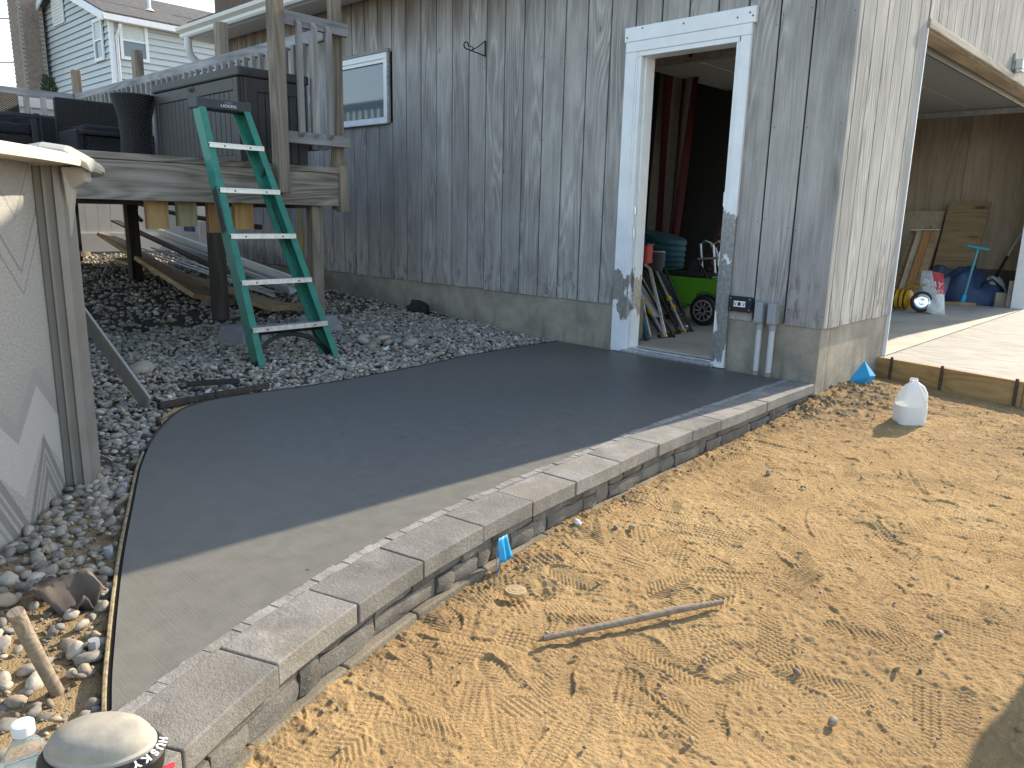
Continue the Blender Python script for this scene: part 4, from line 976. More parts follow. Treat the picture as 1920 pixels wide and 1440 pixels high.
# ------------------------------------------------------------------ neighbouring house
H = thing('neighbour_house', (-30, 9, 0.0), 'pale blue grey clapboard two storey house with grey shingle roof beyond the deck', 'house')
m_clap = plain('pale_blue_siding', (0.50, 0.535, 0.555), 0.5, 0, 0.05, 0.6); m_hroof = m_shingle
hx, hy, hze = -26.35, 5.55, 7.05
ze = 0.0
k = 0; zz = 1.0
apx = -31.0; zr = 8.75
sl_ = (zr-hze)/(hx-apx)
nrow = 42
while zz < zr:
    z1 = zz + 0.205
    xr = hx if z1 < hze else hx - (z1-hze)/sl_
    xl = -34.6 if z1 < hze+0.9 else apx - (hx - xr - 0.001) - 0.0
    xl = max(-34.6, 2*apx - xr - 1.2) if z1 > hze else -35.7
    if xr - xl > 0.3:
        b = B(); b.add([(xl, hy, zz), (xr, hy, zz), (xr, hy+0.03, z1), (xl, hy+0.03, z1), (xl, hy-0.022, zz), (xr, hy-0.022, zz)], [(0,3,2,1) if False else (4,5,2,3), (0,1,5,4)])
        part(b, 'clapboard', m_clap, H)
    if z1 < hze + 0.05:
        b = B(); b.add([(hx, hy, zz), (hx, 20, zz), (hx-0.03, 20, z1), (hx-0.03, hy, z1), (hx+0.022, hy, zz), (hx+0.022, 20, zz)], [(4,5,2,3), (0,1,5,4)]); part(b, 'clapboard', m_clap, H)
    zz = z1
part(B().box(hx-9.3, hx-0.04, hy+0.04, 20, 0, hze), 'house_body', m_clap, H)
part(B().box(hx-0.10, hx+0.04, hy-0.04, hy+0.10, 0.9, hze), 'corner_board', m_white, H)
rb = B(); ov = 0.35
for s_ in (1, -1):
    xe_ = apx + s_*(hx-apx+ov); zedge = hze - ov*sl_
    rb.add([(apx, hy-0.3, zr), (xe_, hy-0.3, zedge), (xe_, 20.3, zedge), (apx, 20.3, zr), (apx, hy-0.3, zr+0.14), (xe_, hy-0.3, zedge+0.14), (xe_, 20.3, zedge+0.14), (apx, 20.3, zr+0.14)], [(0,1,2,3),(4,7,6,5),(0,4,5,1),(1,5,6,2),(2,6,7,3)])
part(rb, 'roof', m_hroof, H)
rk = B()
for s_ in (1, -1):
    xe_ = apx + s_*(hx-apx+ov); zedge = hze - ov*sl_
    rk.beam((apx, hy-0.33, zr-0.03), (xe_, hy-0.33, zedge-0.03), 0.05, 0.24)
part(rk, 'rake_board', m_white, H)
part(B().box(hx+0.20, hx+0.36, hy-0.3, 20.2, hze-ov*sl_-0.10, hze-ov*sl_+0.08), 'gutter', m_white, H); part(B().box(hx+0.03, hx+0.20, hy-0.25, 20.2, hze-ov*sl_-0.09, hze-ov*sl_-0.05), 'soffit', m_vinyl, H)
part(B().tube([(hx+0.28, hy+0.22, hze-0.3), (hx+0.26, hy+0.2, hze-0.45), (hx+0.08, hy+0.16, hze-0.65), (hx+0.08, hy+0.14, 1.0)], 0.055, 8), 'downspout', m_white, H, smooth=True)
m_hglass = Mt('house_glass', 0.08, 0, 0.8); m_hglass.col((0.10, 0.13, 0.15)); m_hglass = m_hglass.m
m_blind = plain('window_blind', (0.55, 0.58, 0.58), 0.6)
def hwin(face, a, b_, z0, z1):
    f = 0.10
    def bx(a0, a1, zz0, zz1, d0, d1):
        return (a0, a1, hy-d1, hy-d0, zz0, zz1) if face == 'y' else (hx+d0, hx+d1, a0, a1, zz0, zz1)
    wn_ = part(B().box(*bx(a, a+f, z0, z1, 0.023, 0.08)).box(*bx(b_-f, b_, z0, z1, 0.023, 0.08)).box(*bx(a+f, b_-f, z1-f, z1, 0.023, 0.081)).box(*bx(a+f, b_-f, z0, z0+f, 0.023, 0.09)), 'window', m_white, H)
    zm = (z0+z1)/2
    part(B().box(*bx(a+f, b_-f, zm-0.03, zm+0.03, 0.03, 0.07)), 'sash_rail', m_white, wn_)
    part(B().box(*bx(a+f, b_-f, z0+f, zm-0.03, 0.024, 0.035)), 'pane', m_hglass, wn_); part(B().box(*bx(a+f, b_-f, zm+0.03, z1-f, 0.024, 0.035)), 'pane', m_blind, wn_)
hwin('y', -27.75, -26.92, 5.72, 7.05); hwin('x', 5.80, 6.72, 5.72, 6.95); hwin('y', -33.75, -33.0, 5.85, 7.05); hwin('x', 7.35, 8.2, 3.4, 4.9)
part(B().box(-31.75, -30.55, hy-0.07, hy-0.023, 7.40, 8.35), 'vent_frame', m_white, H)
for k in range(8): part(B().box(-31.65, -30.65, hy-0.09, hy-0.071, 7.47+0.105*k, 7.53+0.105*k), 'louvre', m_vinyl, H)
part(B().box(hx+0.023, hx+1.2, 6.9, 8.6, 5.12, 5.2), 'porch_roof', m_hroof, H)
for x, y, col in ((-27.9, 7.5, 0), (-27.9, 10.25, 1), (-28.6, 14.0, 0)):
    part(B().tube([(x, y, 7.4), (x, y, 8.9)], 0.06 if col == 0 else 0.09, 8).lathe([(0.2, 0), (0.07, 0.1), (0, 0.1)], (x, y, hze+(hx-x)*sl_+0.12), 10), 'vent_pipe', m_white if col == 0 else m_black, H)
def brickmat():
    M = Mt('chimney_brick', 0.9); o = M.obj(); x, y, z = M.sep(o); 
    br = M.n('TexBrick'); M.put(br.inputs['Vector'], M.comb(M.math('ADD', x, y), z, 0)); br.inputs['Scale'].default_value = 4.2
    br.inputs['Color1'].default_value = (0.30, 0.23, 0.19, 1); br.inputs['Color2'].default_value = (0.20, 0.155, 0.135, 1); br.inputs['Mortar'].default_value = (0.40, 0.37, 0.34, 1); br.inputs['Mortar Size'].default_value = 0.025
    M.col(br.outputs[0]); M.bump(br.outputs[1], -0.5, 0.02); return M.m
m_brick = brickmat()
m_br1 = plain('brick_red_brown', (0.27, 0.205, 0.17), 0.9, 0, 0.3, 6)
ch = part(B().box(-33.80, -32.55, 4.6, 5.4, 0.5, 11.0), 'chimney', plain('chimney_mortar', (0.40, 0.37, 0.34), 0.9, 0, 0.1), H)
bm = bpy.data.meshes.new('brick'); bb = B().box(-0.105, 0.105, -0.02, 0.02, -0.032, 0.032); bm.from_pydata(bb.v, [], bb.f); bm.materials.append(m_br1)
bs = B()
for j in range(62):
    zz = 4.6 + j*0.076
    for i in range(6):
        x = -33.70 + i*0.225 + (0.11 if j % 2 else 0)
        if x < -32.6: bs.box(x-0.104, x+0.104, 4.585, 4.61, zz, zz+0.064)
    for i in range(4):
        y = 4.70 + i*0.225 + (0.11 if j % 2 else 0)
        if y < 5.35: bs.box(-32.56, -32.535, y-0.104, y+0.104, zz, zz+0.064)
bs.out('brickwork', m_br1, ch, kind='stuff')
for z0, z1 in ((6.55, 5.95), (8.2, 7.55)):
    B().tube([(-60, -10, z0+1.2), (-40, 2, z0+0.05), (-34.2, 5.0, z1+0.4)], 0.02, 5).out('overhead_wire', m_black, label='thin dark power line meeting the brick chimney, the %s one' % ('upper' if z0 > 7 else 'lower'), cat='wire')
# clipped evergreen beside the chimney
tr_ = thing('evergreen_tree', (-23.0, 2.6, 0), 'small dark pointed evergreen top below the pale blue house', 'tree')
m_leaf = plain('evergreen_foliage', (0.035, 0.055, 0.028), 0.85, 0, 0.4, 4)
lf = B()
for k in range(1400):
    z = random.uniform(0.8, 4.35); rr = 0.55*((4.45-z)/3.6)**0.6*math.sqrt(random.uniform(0.3, 1.0)); a = random.uniform(0, 6.28); c_ = Vector((-23.0+rr*math.cos(a), 2.6+rr*math.sin(a), z))
    d = Vector((math.cos(a)*0.5, math.sin(a)*0.5, 1)) + Vector((random.gauss(0, .4), random.gauss(0, .4), random.gauss(0, .3))); d.normalize(); e = d.orthogonal()*0.035
    lf.add([c_-e, c_+e, c_+d*0.16], [(0, 1, 2)])
part(lf, 'crown', m_leaf, tr_); part(B().tube([(-23, 2.6, 0), (-23, 2.6, 3.5)], [0.08, 0.02], 8), 'trunk', m_post_dk, tr_)

# ------------------------------------------------------------------ river gravel
def ico(sub):
    import bmesh
    bm_ = bmesh.new(); bmesh.ops.create_icosphere(bm_, subdivisions=sub, radius=1.0)
    v = np.array([p.co[:] for p in bm_.verts]); f = np.array([[q.index for q in p.verts] for p in bm_.faces]); bm_.free(); return v, f
def gravel(name, pts, size, sub, seed, mul=(1.45, 1.36, 1.22)):
    rg = np.random.default_rng(seed); V0, F0 = ico(sub); n = len(pts); nv = len(V0)
    shapes = []
    for k in range(16):
        d = 1 + 0.16*np.sin(V0@rg.normal(0, 1.6, 3)+rg.uniform(0, 6)) + 0.10*np.sin(V0@rg.normal(0, 3, 3)+rg.uniform(0, 6))
        shapes.append(V0*d[:, None])
    shapes = np.array(shapes)
    S = shapes[rg.integers(0, 16, n)]
    sz = size
    sc = np.stack([sz*rg.uniform(0.85, 1.3, n), sz*rg.uniform(0.6, 0.95, n), sz*rg.uniform(0.38, 0.7, n)], -1)
    S = S*sc[:, None, :]
    a = rg.uniform(0, 6.283, n); t = rg.normal(0, 0.35, n); t2 = rg.normal(0, 0.35, n)
    ca, sa, ct, st, c2, s2 = np.cos(a), np.sin(a), np.cos(t), np.sin(t), np.cos(t2), np.sin(t2)
    x, y, z = S[..., 0], S[..., 1], S[..., 2]
    y, z = y*ct[:, None]-z*st[:, None], y*st[:, None]+z*ct[:, None]
    x, z = x*c2[:, None]-z*s2[:, None], x*s2[:, None]+z*c2[:, None]
    x, y = x*ca[:, None]-y*sa[:, None], x*sa[:, None]+y*ca[:, None]
    P = np.stack([x, y, z], -1) + pts[:, None, :]
    Fc = (F0[None] + (np.arange(n)*nv)[:, None, None]).reshape(-1, 3)
    me = bpy.data.meshes.new(name); P = P.reshape(-1, 3)
    me.vertices.add(len(P)); me.vertices.foreach_set('co', P.astype(np.float32).ravel())
    me.loops.add(Fc.size); me.loops.foreach_set('vertex_index', Fc.astype(np.int32).ravel())
    me.polygons.add(len(Fc)); me.polygons.foreach_set('loop_start', np.arange(0, Fc.size, 3, dtype=np.int32)); me.polygons.foreach_set('loop_total', np.full(len(Fc), 3, dtype=np.int32))
    me.update(calc_edges=True); me.polygons.foreach_set('use_smooth', np.ones(len(Fc), bool))
    pal = np.array([(0.20, 0.195, 0.19), (0.27, 0.26, 0.245), (0.175, 0.172, 0.165), (0.33, 0.315, 0.285), (0.24, 0.215, 0.18), (0.38, 0.37, 0.345), (0.18, 0.185, 0.185), (0.29, 0.255, 0.20), (0.40, 0.385, 0.355), (0.25, 0.20, 0.165)])
    wt = np.array([5, 5, 4, 4, 3, 2, 4, 2, 0.6, 0.7]); wt = wt/wt.sum()
    cl = pal[rg.choice(len(pal), n, p=wt)]*rg.uniform(0.8, 1.2, n)[:, None]*np.array(mul)
    at = me.color_attributes.new('tint', 'FLOAT_COLOR', 'POINT')
    c4 = np.ones((n, nv, 4), np.float32); c4[..., :3] = cl[:, None, :]; at.data.foreach_set('color', c4.ravel())
    o = link(name, me, m_pebble); return o
pd = np.array(slab_poly)
def allowed(x, y, wall=0.0):
    ok = ~inside([tuple(p) for p in slab_poly], x, y)
    # keep clear of the thin form round the slab
    dmin = np.full(x.shape, 9.0)
    for (x0, y0), (x1, y1) in zip(LEFTC[:-1], LEFTC[1:]):
        L2 = (x1-x0)**2+(y1-y0)**2; t = np.clip(((x-x0)*(x1-x0)+(y-y0)*(y1-y0))/L2, 0, 1)
        dmin = np.minimum(dmin, np.hypot(x-(x0+t*(x1-x0)), y-(y0+t*(y1-y0))))
    ok &= dmin > 0.03
    ok &= np.hypot(x-PC.x, y-PC.y) > PR + 0.012
    ok &= (y < -0.01) & (x < out_x(y) - 0.24)
    return ok, dmin
def scatter(n, x0, x1, y0, y1, seed):
    rg = np.random.default_rng(seed); x = rg.uniform(x0, x1, n); y = rg.uniform(y0, y1, n); ok, dm = allowed(x, y); return x[ok], y[ok], dm[ok], rg
# main bed between slab, ladder and garage
x, y, dm, rg = scatter(20000, -3.9, -1.2, -4.2, -0.01, 101)
z = gz(x, y) + 0.02*fbm(x, y, 1.5, 3, 21) + rg.uniform(-0.004, 0.022, len(x))
big = gravel('gravel', np.stack([x, y, z], -1), rg.gamma(9, 0.00168, len(x)).clip(0.008, 0.022), 2, 1)
tag(big, 'grey river gravel covering the ground around the ladder', 'gravel', kind='stuff')
# under the deck, sparser
x, y, dm, rg = scatter(6000, -9.2, -3.9, -3.8, -0.01, 102)
z = gz(x, y) + 0.02*fbm(x, y, 1.5, 3, 21) + rg.uniform(-0.006, 0.014, len(x))
o = gravel('gravel', np.stack([x, y, z], -1), rg.gamma(9, 0.0023, len(x)).clip(0.012, 0.032), 1, 2)
tag(o, 'dim river gravel in the shade beneath the raised deck', 'gravel', kind='stuff')
# strip beside the pool, thinning to sand at the near end
x, y, dm, rg = scatter(5200, -1.25, 0.30, -4.75, -3.3, 103)
sandy = np.exp(-(((x+0.52)/0.17)**2 + ((y+3.90)/0.075)**2)) + 0.75*sstep(-4.02, -4.22, y) + 0.4*np.exp(-(((x+0.2)/0.15)**2+((y+4.12)/0.08)**2))
keep = rg.random(len(x)) > np.clip(sandy, 0, 0.84)
x, y = x[keep], y[keep]
z = gz(x, y) + 0.02*fbm(x, y, 1.5, 3, 21) + rg.uniform(-0.004, 0.016, len(x))
o = gravel('gravel', np.stack([x, y, z], -1), rg.gamma(7, 0.0022, len(x)).clip(0.006, 0.024), 2, 3, (1.15, 1.07, 0.95))
tag(o, 'loose grey pebbles between the pool wall and the slab edge', 'gravel', kind='stuff')
x, y, dm, rg = scatter(5200, -0.75, 0.32, -4.75, -3.75, 104)
r_ = rg.gamma(2.0, 0.0016, len(x)).clip(0.0015, 0.009)
z = gz(x, y) + 0.02*fbm(x, y, 1.5, 3, 21) + 0.012*fbm(x, y, 9, 3, 25) + r_*0.4
tag(gravel('grit', np.stack([x, y, z], -1), r_, 1, 5, (1.05, 0.90, 0.68)), 'coarse grit in the sandy soil beside the slab edge', 'grit', kind='stuff')
# cobbles one can count
def cobbles(spots, name, lab, cat, group, seed):
    for i, (x, y, z, r) in enumerate(spots):
        o = gravel(name, np.array([[0.0, 0.0, 0.0]]), np.array([r]), 2, seed+i); o.location = (x, y, z)
        tag(o, lab[i] if isinstance(lab, list) else lab, cat, group)
cb = [(-2.62,-1.42,0.05),(-2.70,-1.33,0.05),(-2.80,-1.36,0.055),(-2.74,-1.22,0.05),(-2.62,-1.28,0.045),(-2.66,-1.16,0.05),(-2.52,-1.18,0.04),(-2.58,-1.08,0.045),(-2.82,-1.18,0.06),(-2.90,-1.28,0.05),(-2.48,-1.32,0.035),(-2.68,-1.28,0.045)]
cobbles([(x, y, float(gz(x, y))+0.035+(0.03 if i == 11 else 0), r) for i, (x, y, r) in enumerate(cb)], 'cobble', 'large smooth cobble in the small heap beside the deck post block', 'cobble', 'cobbles heaped near the deck post', 300)
cobbles([(-2.75,-2.95,0.05,0.09)], 'boulder', 'mossy round stone half hidden behind the grey brace', 'stone', None, 340)

# ------------------------------------------------------------------ edging round the slab
E_ = thing('slab_edging', (-1.2, -3.4, -0.05), 'thin worn edging strip with stakes along the curved slab edge', 'edging')
def strip(P, wd, z0, z1, off, mt, name):
    P = np.asarray(P); b = B(); q = []
    T = np.gradient(P, axis=0); T /= np.linalg.norm(T, axis=1)[:, None]; N = np.stack([T[:,1], -T[:,0]], -1)
    sgn = 1 if np.mean((P[len(P)//2]+N[len(P)//2]*0.05 - np.array([-0.8, -2.5]))@N[len(P)//2]) > 0 else -1
    N = N*sgn
    A = P+N*off; Bq = P+N*(off+wd); n = len(P)
    q = [(*a, z0) for a in A]+[(*a, z0) for a in Bq]+[(*a, z1) for a in A]+[(*a, z1) for a in Bq]
    f = []
    for i in range(n-1): f += [(i, i+1, 2*n+i+1, 2*n+i), (n+i, 3*n+i, 3*n+i+1, n+i+1), (2*n+i, 2*n+i+1, 3*n+i+1, 3*n+i)]
    f += [(0, 2*n, 3*n, n), (n-1, 2*n-1, 4*n-1, 3*n-1)]
    return part(b.add(q, f), name, mt, E_, bevel=0.002)
nl = len(LEFTC); near = LEFTC[int(nl*0.56):]; far = LEFTC[:int(nl*0.565)]
strip(near, 0.009, -0.09, -0.004, 0.0, m_dark, 'gap_filler'); strip(near, 0.009, -0.09, 0.003, 0.0095, m_edge, 'strip'); strip(far, 0.012, -0.09, 0.004, 0.0, m_post_dk, 'strip')
for i, (t, mt) in enumerate(((0.47, m_post_dk), (0.53, m_post_dk), (0.60, m_steel), (0.66, m_grey_pvc), (0.715, m_steel), (0.78, m_grey_pvc), (0.83, m_post_dk), (0.90, m_grey_pvc))):
    k = int(t*(nl-1)); p = LEFTC[k]; d = LEFTC[k+1]-LEFTC[k-1]; d /= np.hypot(*d); nn = np.array([d[1], -d[0]]); 
    if nn[1] > 0 and nn[0] > -0.2: nn = -nn
    c_ = p + nn*0.043*(1 if (p+nn*0.1)[0] < p[0] else -1)
    part(B().tube([(c_[0], c_[1], -0.1), (c_[0]+0.002, c_[1], 0.012)], 0.012, 8), 'stake', mt, E_)
B().prism([(-1.80,-3.225),(-1.845,-3.20),(-1.93,-3.11),(-1.985,-2.96),(-1.99,-2.80),(-1.975,-2.80),(-1.955,-2.95),(-1.89,-3.085)][::-1], -0.03, -0.006).out('form_offcut', m_stub, label='pale plywood sliver tucked against the rounded slab corner', cat='offcut')
plank('form_board', (-1.98, -3.17, 0.008), (-2.03, -2.55, 0.012), 0.03, 0.03, m_post_dk, 'thin dark wooden strip lying along the back of the slab', 'strip')
plank('brace_board', (-2.05, -3.19, 0.0), (-2.78, -3.27, 0.46), 0.016, 0.10, plain('grey_brace', (0.33, 0.32, 0.30), 0.5), 'sloping taupe brace running from the pool to the gravel', 'brace')
plank('black_strip', (-2.20, -2.93, 0.045), (-2.13, -2.67, 0.04), 0.05, 0.022, m_black, 'short flat black plastic strip lying on the gravel', 'strip')
# low-voltage transformer with its cable by the garage wall
tf = thing('transformer_box', (-3.66, -0.14, 0.06), 'small black garden light lying on the gravel against the foundation', 'garden light')
part(B().lathe([(0.085, 0), (0.095, 0.05), (0.085, 0.11), (0.03, 0.13), (0, 0.13)], (-3.66, -0.14, 0.05), 14, Matrix.Rotation(0.25, 4, 'Y'), 1.25, 0.8), 'housing', m_black, tf, smooth=True)
part(B().box(-3.79, -3.755, -0.18, -0.10, 0.06, 0.13), 'cable_box', m_black, tf, bevel=0.008)
part(B().tube([(-3.55, -0.16, 0.075), (-3.45, -0.2, 0.07), (-3.35, -0.15, 0.065), (-3.30, -0.22, 0.06), (-3.22, -0.16, 0.06), (-3.30, -0.1, 0.065), (-3.5, -0.1, 0.075), (-3.72, -0.08, 0.08)], 0.009, 6), 'cable', m_black, tf, smooth=True)
for i, (x, y, z, s_, mt, l) in enumerate(((-2.02,-2.92,0.03,0.03,m_white,'crumpled scrap of white paper on gravel near the black strip'), (-2.36,-1.52,0.055,0.035,m_white,'triangular scrap of white paper on gravel right of the ladder'), (-2.6,-2.95,0.06,0.02,plain('red_scrap',(0.35,0.02,0.03),0.6),'tiny red scrap on gravel beside the grey brace'))):
    B().add([(x, y, z), (x+s_, y+s_*0.5, z+0.004), (x+s_*0.5, y+s_*1.2, z+s_*0.8), (x-s_*0.3, y+s_*0.7, z+0.01), (x+s_*0.3, y+s_*0.5, z-0.01)], [(0,1,2),(0,2,3),(0,4,1),(0,3,4),(1,4,2),(2,4,3)]).out('paper_scrap', mt, label=l, cat='litter')

# lower left: peg, torn cardboard, pool pipe
sk = B(); sk.tube([(0.128, -4.215, -0.06), (0.150, -4.242, 0.03), (0.172, -4.272, 0.135), (0.185, -4.29, 0.205)], [0.0135, 0.0135, 0.0145, 0.015], 12)
sk.out('wooden_peg', m_stick, smooth=True, label='round wooden peg leaning out of the pebbles beside the slab edge', cat='peg')
cbm = Mt('brown_card', 0.9); _o = cbm.obj(); cbm.col(cbm.ramp(cbm.noise(_o, 9, 5), [(0.3, (0.055, 0.043, 0.035)), (0.7, (0.14, 0.112, 0.094))])); cbm = cbm.m
nu, nv_ = 14, 8; q = []
for j in range(nv_+1):
    for i in range(nu+1):
        u = i/nu; v = j/nv_
        q.append((-0.36+0.17*u+0.09*v-0.05*u*v, -4.115+0.085*u-0.065*v-0.012*math.sin(5*u), -0.022 + 0.068*abs(math.sin(2.6*u+0.9*v))*(1-0.35*v) + 0.018*math.sin(7*u)*v + 0.010*math.sin(11*u+3*v) + random.uniform(-0.006, 0.006) + (0.02*math.sin(9*v) if u > 0.75 else 0)))
f = [(j*(nu+1)+i, j*(nu+1)+i+1, (j+1)*(nu+1)+i+1, (j+1)*(nu+1)+i) for j in range(nv_) for i in range(nu)]
o = B().add(q, f).out('cardboard_scrap', cbm, smooth=True, label='torn crumpled brown cardboard lying on pebbles near the slab', cat='cardboard'); so = o.modifiers.new('thick', 'SOLIDIFY'); so.thickness = 0.005
B().tube([(-0.70, -4.20, -0.03), (-0.80, -4.08, -0.02), (-0.93, -3.965, -0.015)], 0.016, 10).out('beige_hose', m_edge, smooth=True, label='tan pipe lying on pebbles along the foot of the pool wall', cat='pipe')

# knee pad on the end of the wall
K = thing('knee_pad', (0.50, -4.25, 0.0), 'black knee pad with worn grey cap and red strap on the wall end', 'knee pad')
Mk = Matrix.Translation((0.493, -4.252, 0.066)) @ Matrix.Rotation(R(46), 4, 'Z') @ Matrix.Rotation(R(1), 4, 'X')
def lat(prof, sx, sy): 
    return B().lathe(prof, (0, 0, 0), 40, Mk, sx, sy)
part(lat([(0.0, 0.040), (0.4, 0.0385), (0.7, 0.033), (0.88, 0.024), (0.97, 0.013), (1.0, 0.0)][::-1], 0.087, 0.059), 'cap', plain('worn_grey_rubber', (0.33, 0.305, 0.255), 0.75, 0, 0.22, 22, bump=0.2), K, smooth=True)
part(lat([(1.0, -0.012), (1.05, -0.006), (1.05, 0.002), (0.985, 0.006)], 0.087, 0.059), 'cap_rim', plain('pale_rubber', (0.36, 0.34, 0.29), 0.7), K, smooth=True)
bd = part(lat([(0.9, -0.06), (1.10, -0.05), (1.15, -0.018), (1.04, -0.004)], 0.090, 0.066), 'body', m_black, K, smooth=True)
part(B().tube([Mk @ Vector(p) for p in ((0.085, -0.068, -0.03), (0.112, -0.060, -0.018), (0.124, -0.038, -0.018), (0.122, -0.012, -0.034))], 0.005, 8), 'strap', plain('red_webbing', (0.45, 0.012, 0.03), 0.6), K)
part(B().beam(Mk @ Vector((0.05, -0.085, -0.045)), Mk @ Vector((0.11, -0.06, -0.04)), 0.02, 0.004), 'strap', plain('red_strap', (0.45, 0.012, 0.03), 0.6), K)
for i, chh in enumerate('HUSKY'):
    an = R(10 - 12*i); rr = 1.10
    c_ = Vector((0.090*rr*math.cos(an), 0.066*rr*math.sin(an), -0.0065)); tg = Vector((0.090*math.sin(an), -0.066*math.cos(an), 0)).normalized()
    outw = Vector((-tg.y, tg.x, 0)); nz_ = (Vector((0, 0, 1)) + outw*0.35).normalized()
    text('lettering', chh, Mk @ frame(c_ + nz_*0.003, tg, nz_), 0.019, m_white, bd, 0.0006, bold=0.0006)

# water bottle
m_clear = Mt('clear_plastic', 0.12, 0, 0.5); m_clear.b.inputs['Transmission Weight'].default_value = 0.9; m_clear.b.inputs['IOR'].default_value = 1.18; m_clear.col((0.97, 0.98, 0.98)); m_clear = m_clear.m
m_cap_w = plain('frosted_cap', (0.72, 0.73, 0.73), 0.5, 0, 0.05)
W_ = thing('water_bottle', (0.40, -4.345, -0.1), 'clear plastic water bottle with white cap and green label on the ground', 'bottle')
bc = (0.405, -4.344, -0.10)
part(B().lathe([(0.036, 0.0), (0.040, 0.008), (0.040, 0.055), (0.0415, 0.06), (0.0415, 0.130), (0.040, 0.134), (0.0395, 0.138), (0.034, 0.150), (0.022, 0.170), (0.0145, 0.180), (0.0145, 0.186), (0.018, 0.187), (0.018, 0.189)], bc, 32), 'bottle', m_clear, W_, smooth=True)
part(B().lathe([(0.0175, 0.1892), (0.0178, 0.1895), (0.0178, 0.207), (0.016, 0.2085), (0, 0.2085)], bc, 28), 'cap', m_cap_w, W_, smooth=True)
part(B().lathe([(0.0385, 0.004), (0.0385, 0.118), (0, 0.1182)], bc, 28), 'water', (lambda M: (M.b.inputs['Transmission Weight'].__setattr__('default_value', 1.0), M.b.inputs['IOR'].__setattr__('default_value', 1.33), M.col((0.95, 0.97, 0.97)), M.m)[3])(Mt('water', 0.02)), W_, smooth=True)
lb = Mt('bottle_label', 0.35); _o = lb.obj(); lb.col(lb.ramp(lb.noise(lb.map(_o, (30, 30, 18)), 1.0, 3, 0.5, 1.0), [(0.42, (0.66, 0.69, 0.68)), (0.55, (0.30, 0.48, 0.42)), (0.66, (0.28, 0.46, 0.20))]))
lbl = part(B().lathe([(0.0420, 0.050), (0.0422, 0.051), (0.0422, 0.106), (0.0420, 0.107)], bc, 36), 'label', lb.m, W_, smooth=True)
for i, chh in enumerate('PURE'):
    an = R(-50 + 26*i) ; c_ = Vector(bc)+Vector((0.0424*math.cos(an), 0.0424*math.sin(an), 0.090)); text('lettering', chh, frame(c_, (-math.sin(an), math.cos(an), 0), (math.cos(an), math.sin(an), 0)), 0.022, m_white, lbl, 0.0003)

# ------------------------------------------------------------------ sand yard things
sk = B(); sk.tube([(0.560, -3.168, -0.160), (0.655, -2.97, -0.156), (0.745, -2.78, -0.149), (0.812, -2.640, -0.151)], [0.0085, 0.0105, 0.0105, 0.0075], 10)
sk.out('stick', m_stick, smooth=True, label='long bare stick lying across the trampled sand', cat='stick')
m_blue = Mt('blue_flag_plastic', 0.5, 0, 0.4); m_blue.b.inputs['Transmission Weight'].default_value = 0.0; m_blue.col((0.0, 0.30, 0.60)); m_blue = m_blue.m
fl = thing('marking_flag', (0.19, -2.97, -0.17), 'blue marking flag folded under the cap stones halfway along the wall', 'flag')
q = []; 
for j in range(8):
    v = j/7
    for i in range(9):
        u = i/8; a_ = -2.885 - 0.085*u
        p, d, nn = outp(float(np.interp(2.945 - 0.02 + 0.010, -OUTC[:,1], _seg)) + (u-0.5)*0.085*(0.6+0.4*v), -0.012 - 0.014*abs(math.sin(u*7.5))*(0.3+0.7*v) - 0.01*v)
        q.append((p.x, p.y, -0.058 - 0.082*v + 0.012*abs(u-0.5)*v))
o = part(B().add(q, [(j*9+i, j*9+i+1, (j+1)*9+i+1, (j+1)*9+i) for j in range(7) for i in range(8)]), 'flag_sheet', m_blue, fl, smooth=True); so = o.modifiers.new('thick', 'SOLIDIFY'); so.thickness = 0.0008
p, d, nn = outp(float(np.interp(2.97, -OUTC[:,1], _seg)), -0.02)
part(B().tube([(p.x, p.y, -0.06), (p.x+0.004, p.y-0.01, -0.13), (p.x+0.012, p.y-0.008, -0.19)], 0.0016, 5), 'wire', m_blue, fl)
fl = thing('marking_flag', (0.055, 0.62, -0.1), 'blue marking flag standing in dug soil at the garage foundation', 'flag')
c_ = Vector((0.06, 0.60, -0.105))
rgt = Vector((0.70, 0.70, 0)); upv = Vector((0, 0, 1)); fwd = Vector((0.7, -0.7, 0))
pts = [c_+upv*0.185+rgt*0.005, c_-rgt*0.095+upv*0.035, c_+rgt*0.015-upv*0.04+fwd*0.01, c_+rgt*0.095+upv*0.085, c_+rgt*0.03+upv*0.09+fwd*0.05]
o = part(B().add(pts, [(0, 1, 4), (1, 2, 4), (2, 3, 4), (3, 0, 4)]), 'flag_sheet', m_blue, fl); so = o.modifiers.new('thick', 'SOLIDIFY'); so.thickness = 0.001
part(B().tube([c_+rgt*0.01+upv*0.15, c_+rgt*0.012+upv*0.02, c_+rgt*0.02-upv*0.08], 0.0016, 5), 'wire', m_blue, fl)

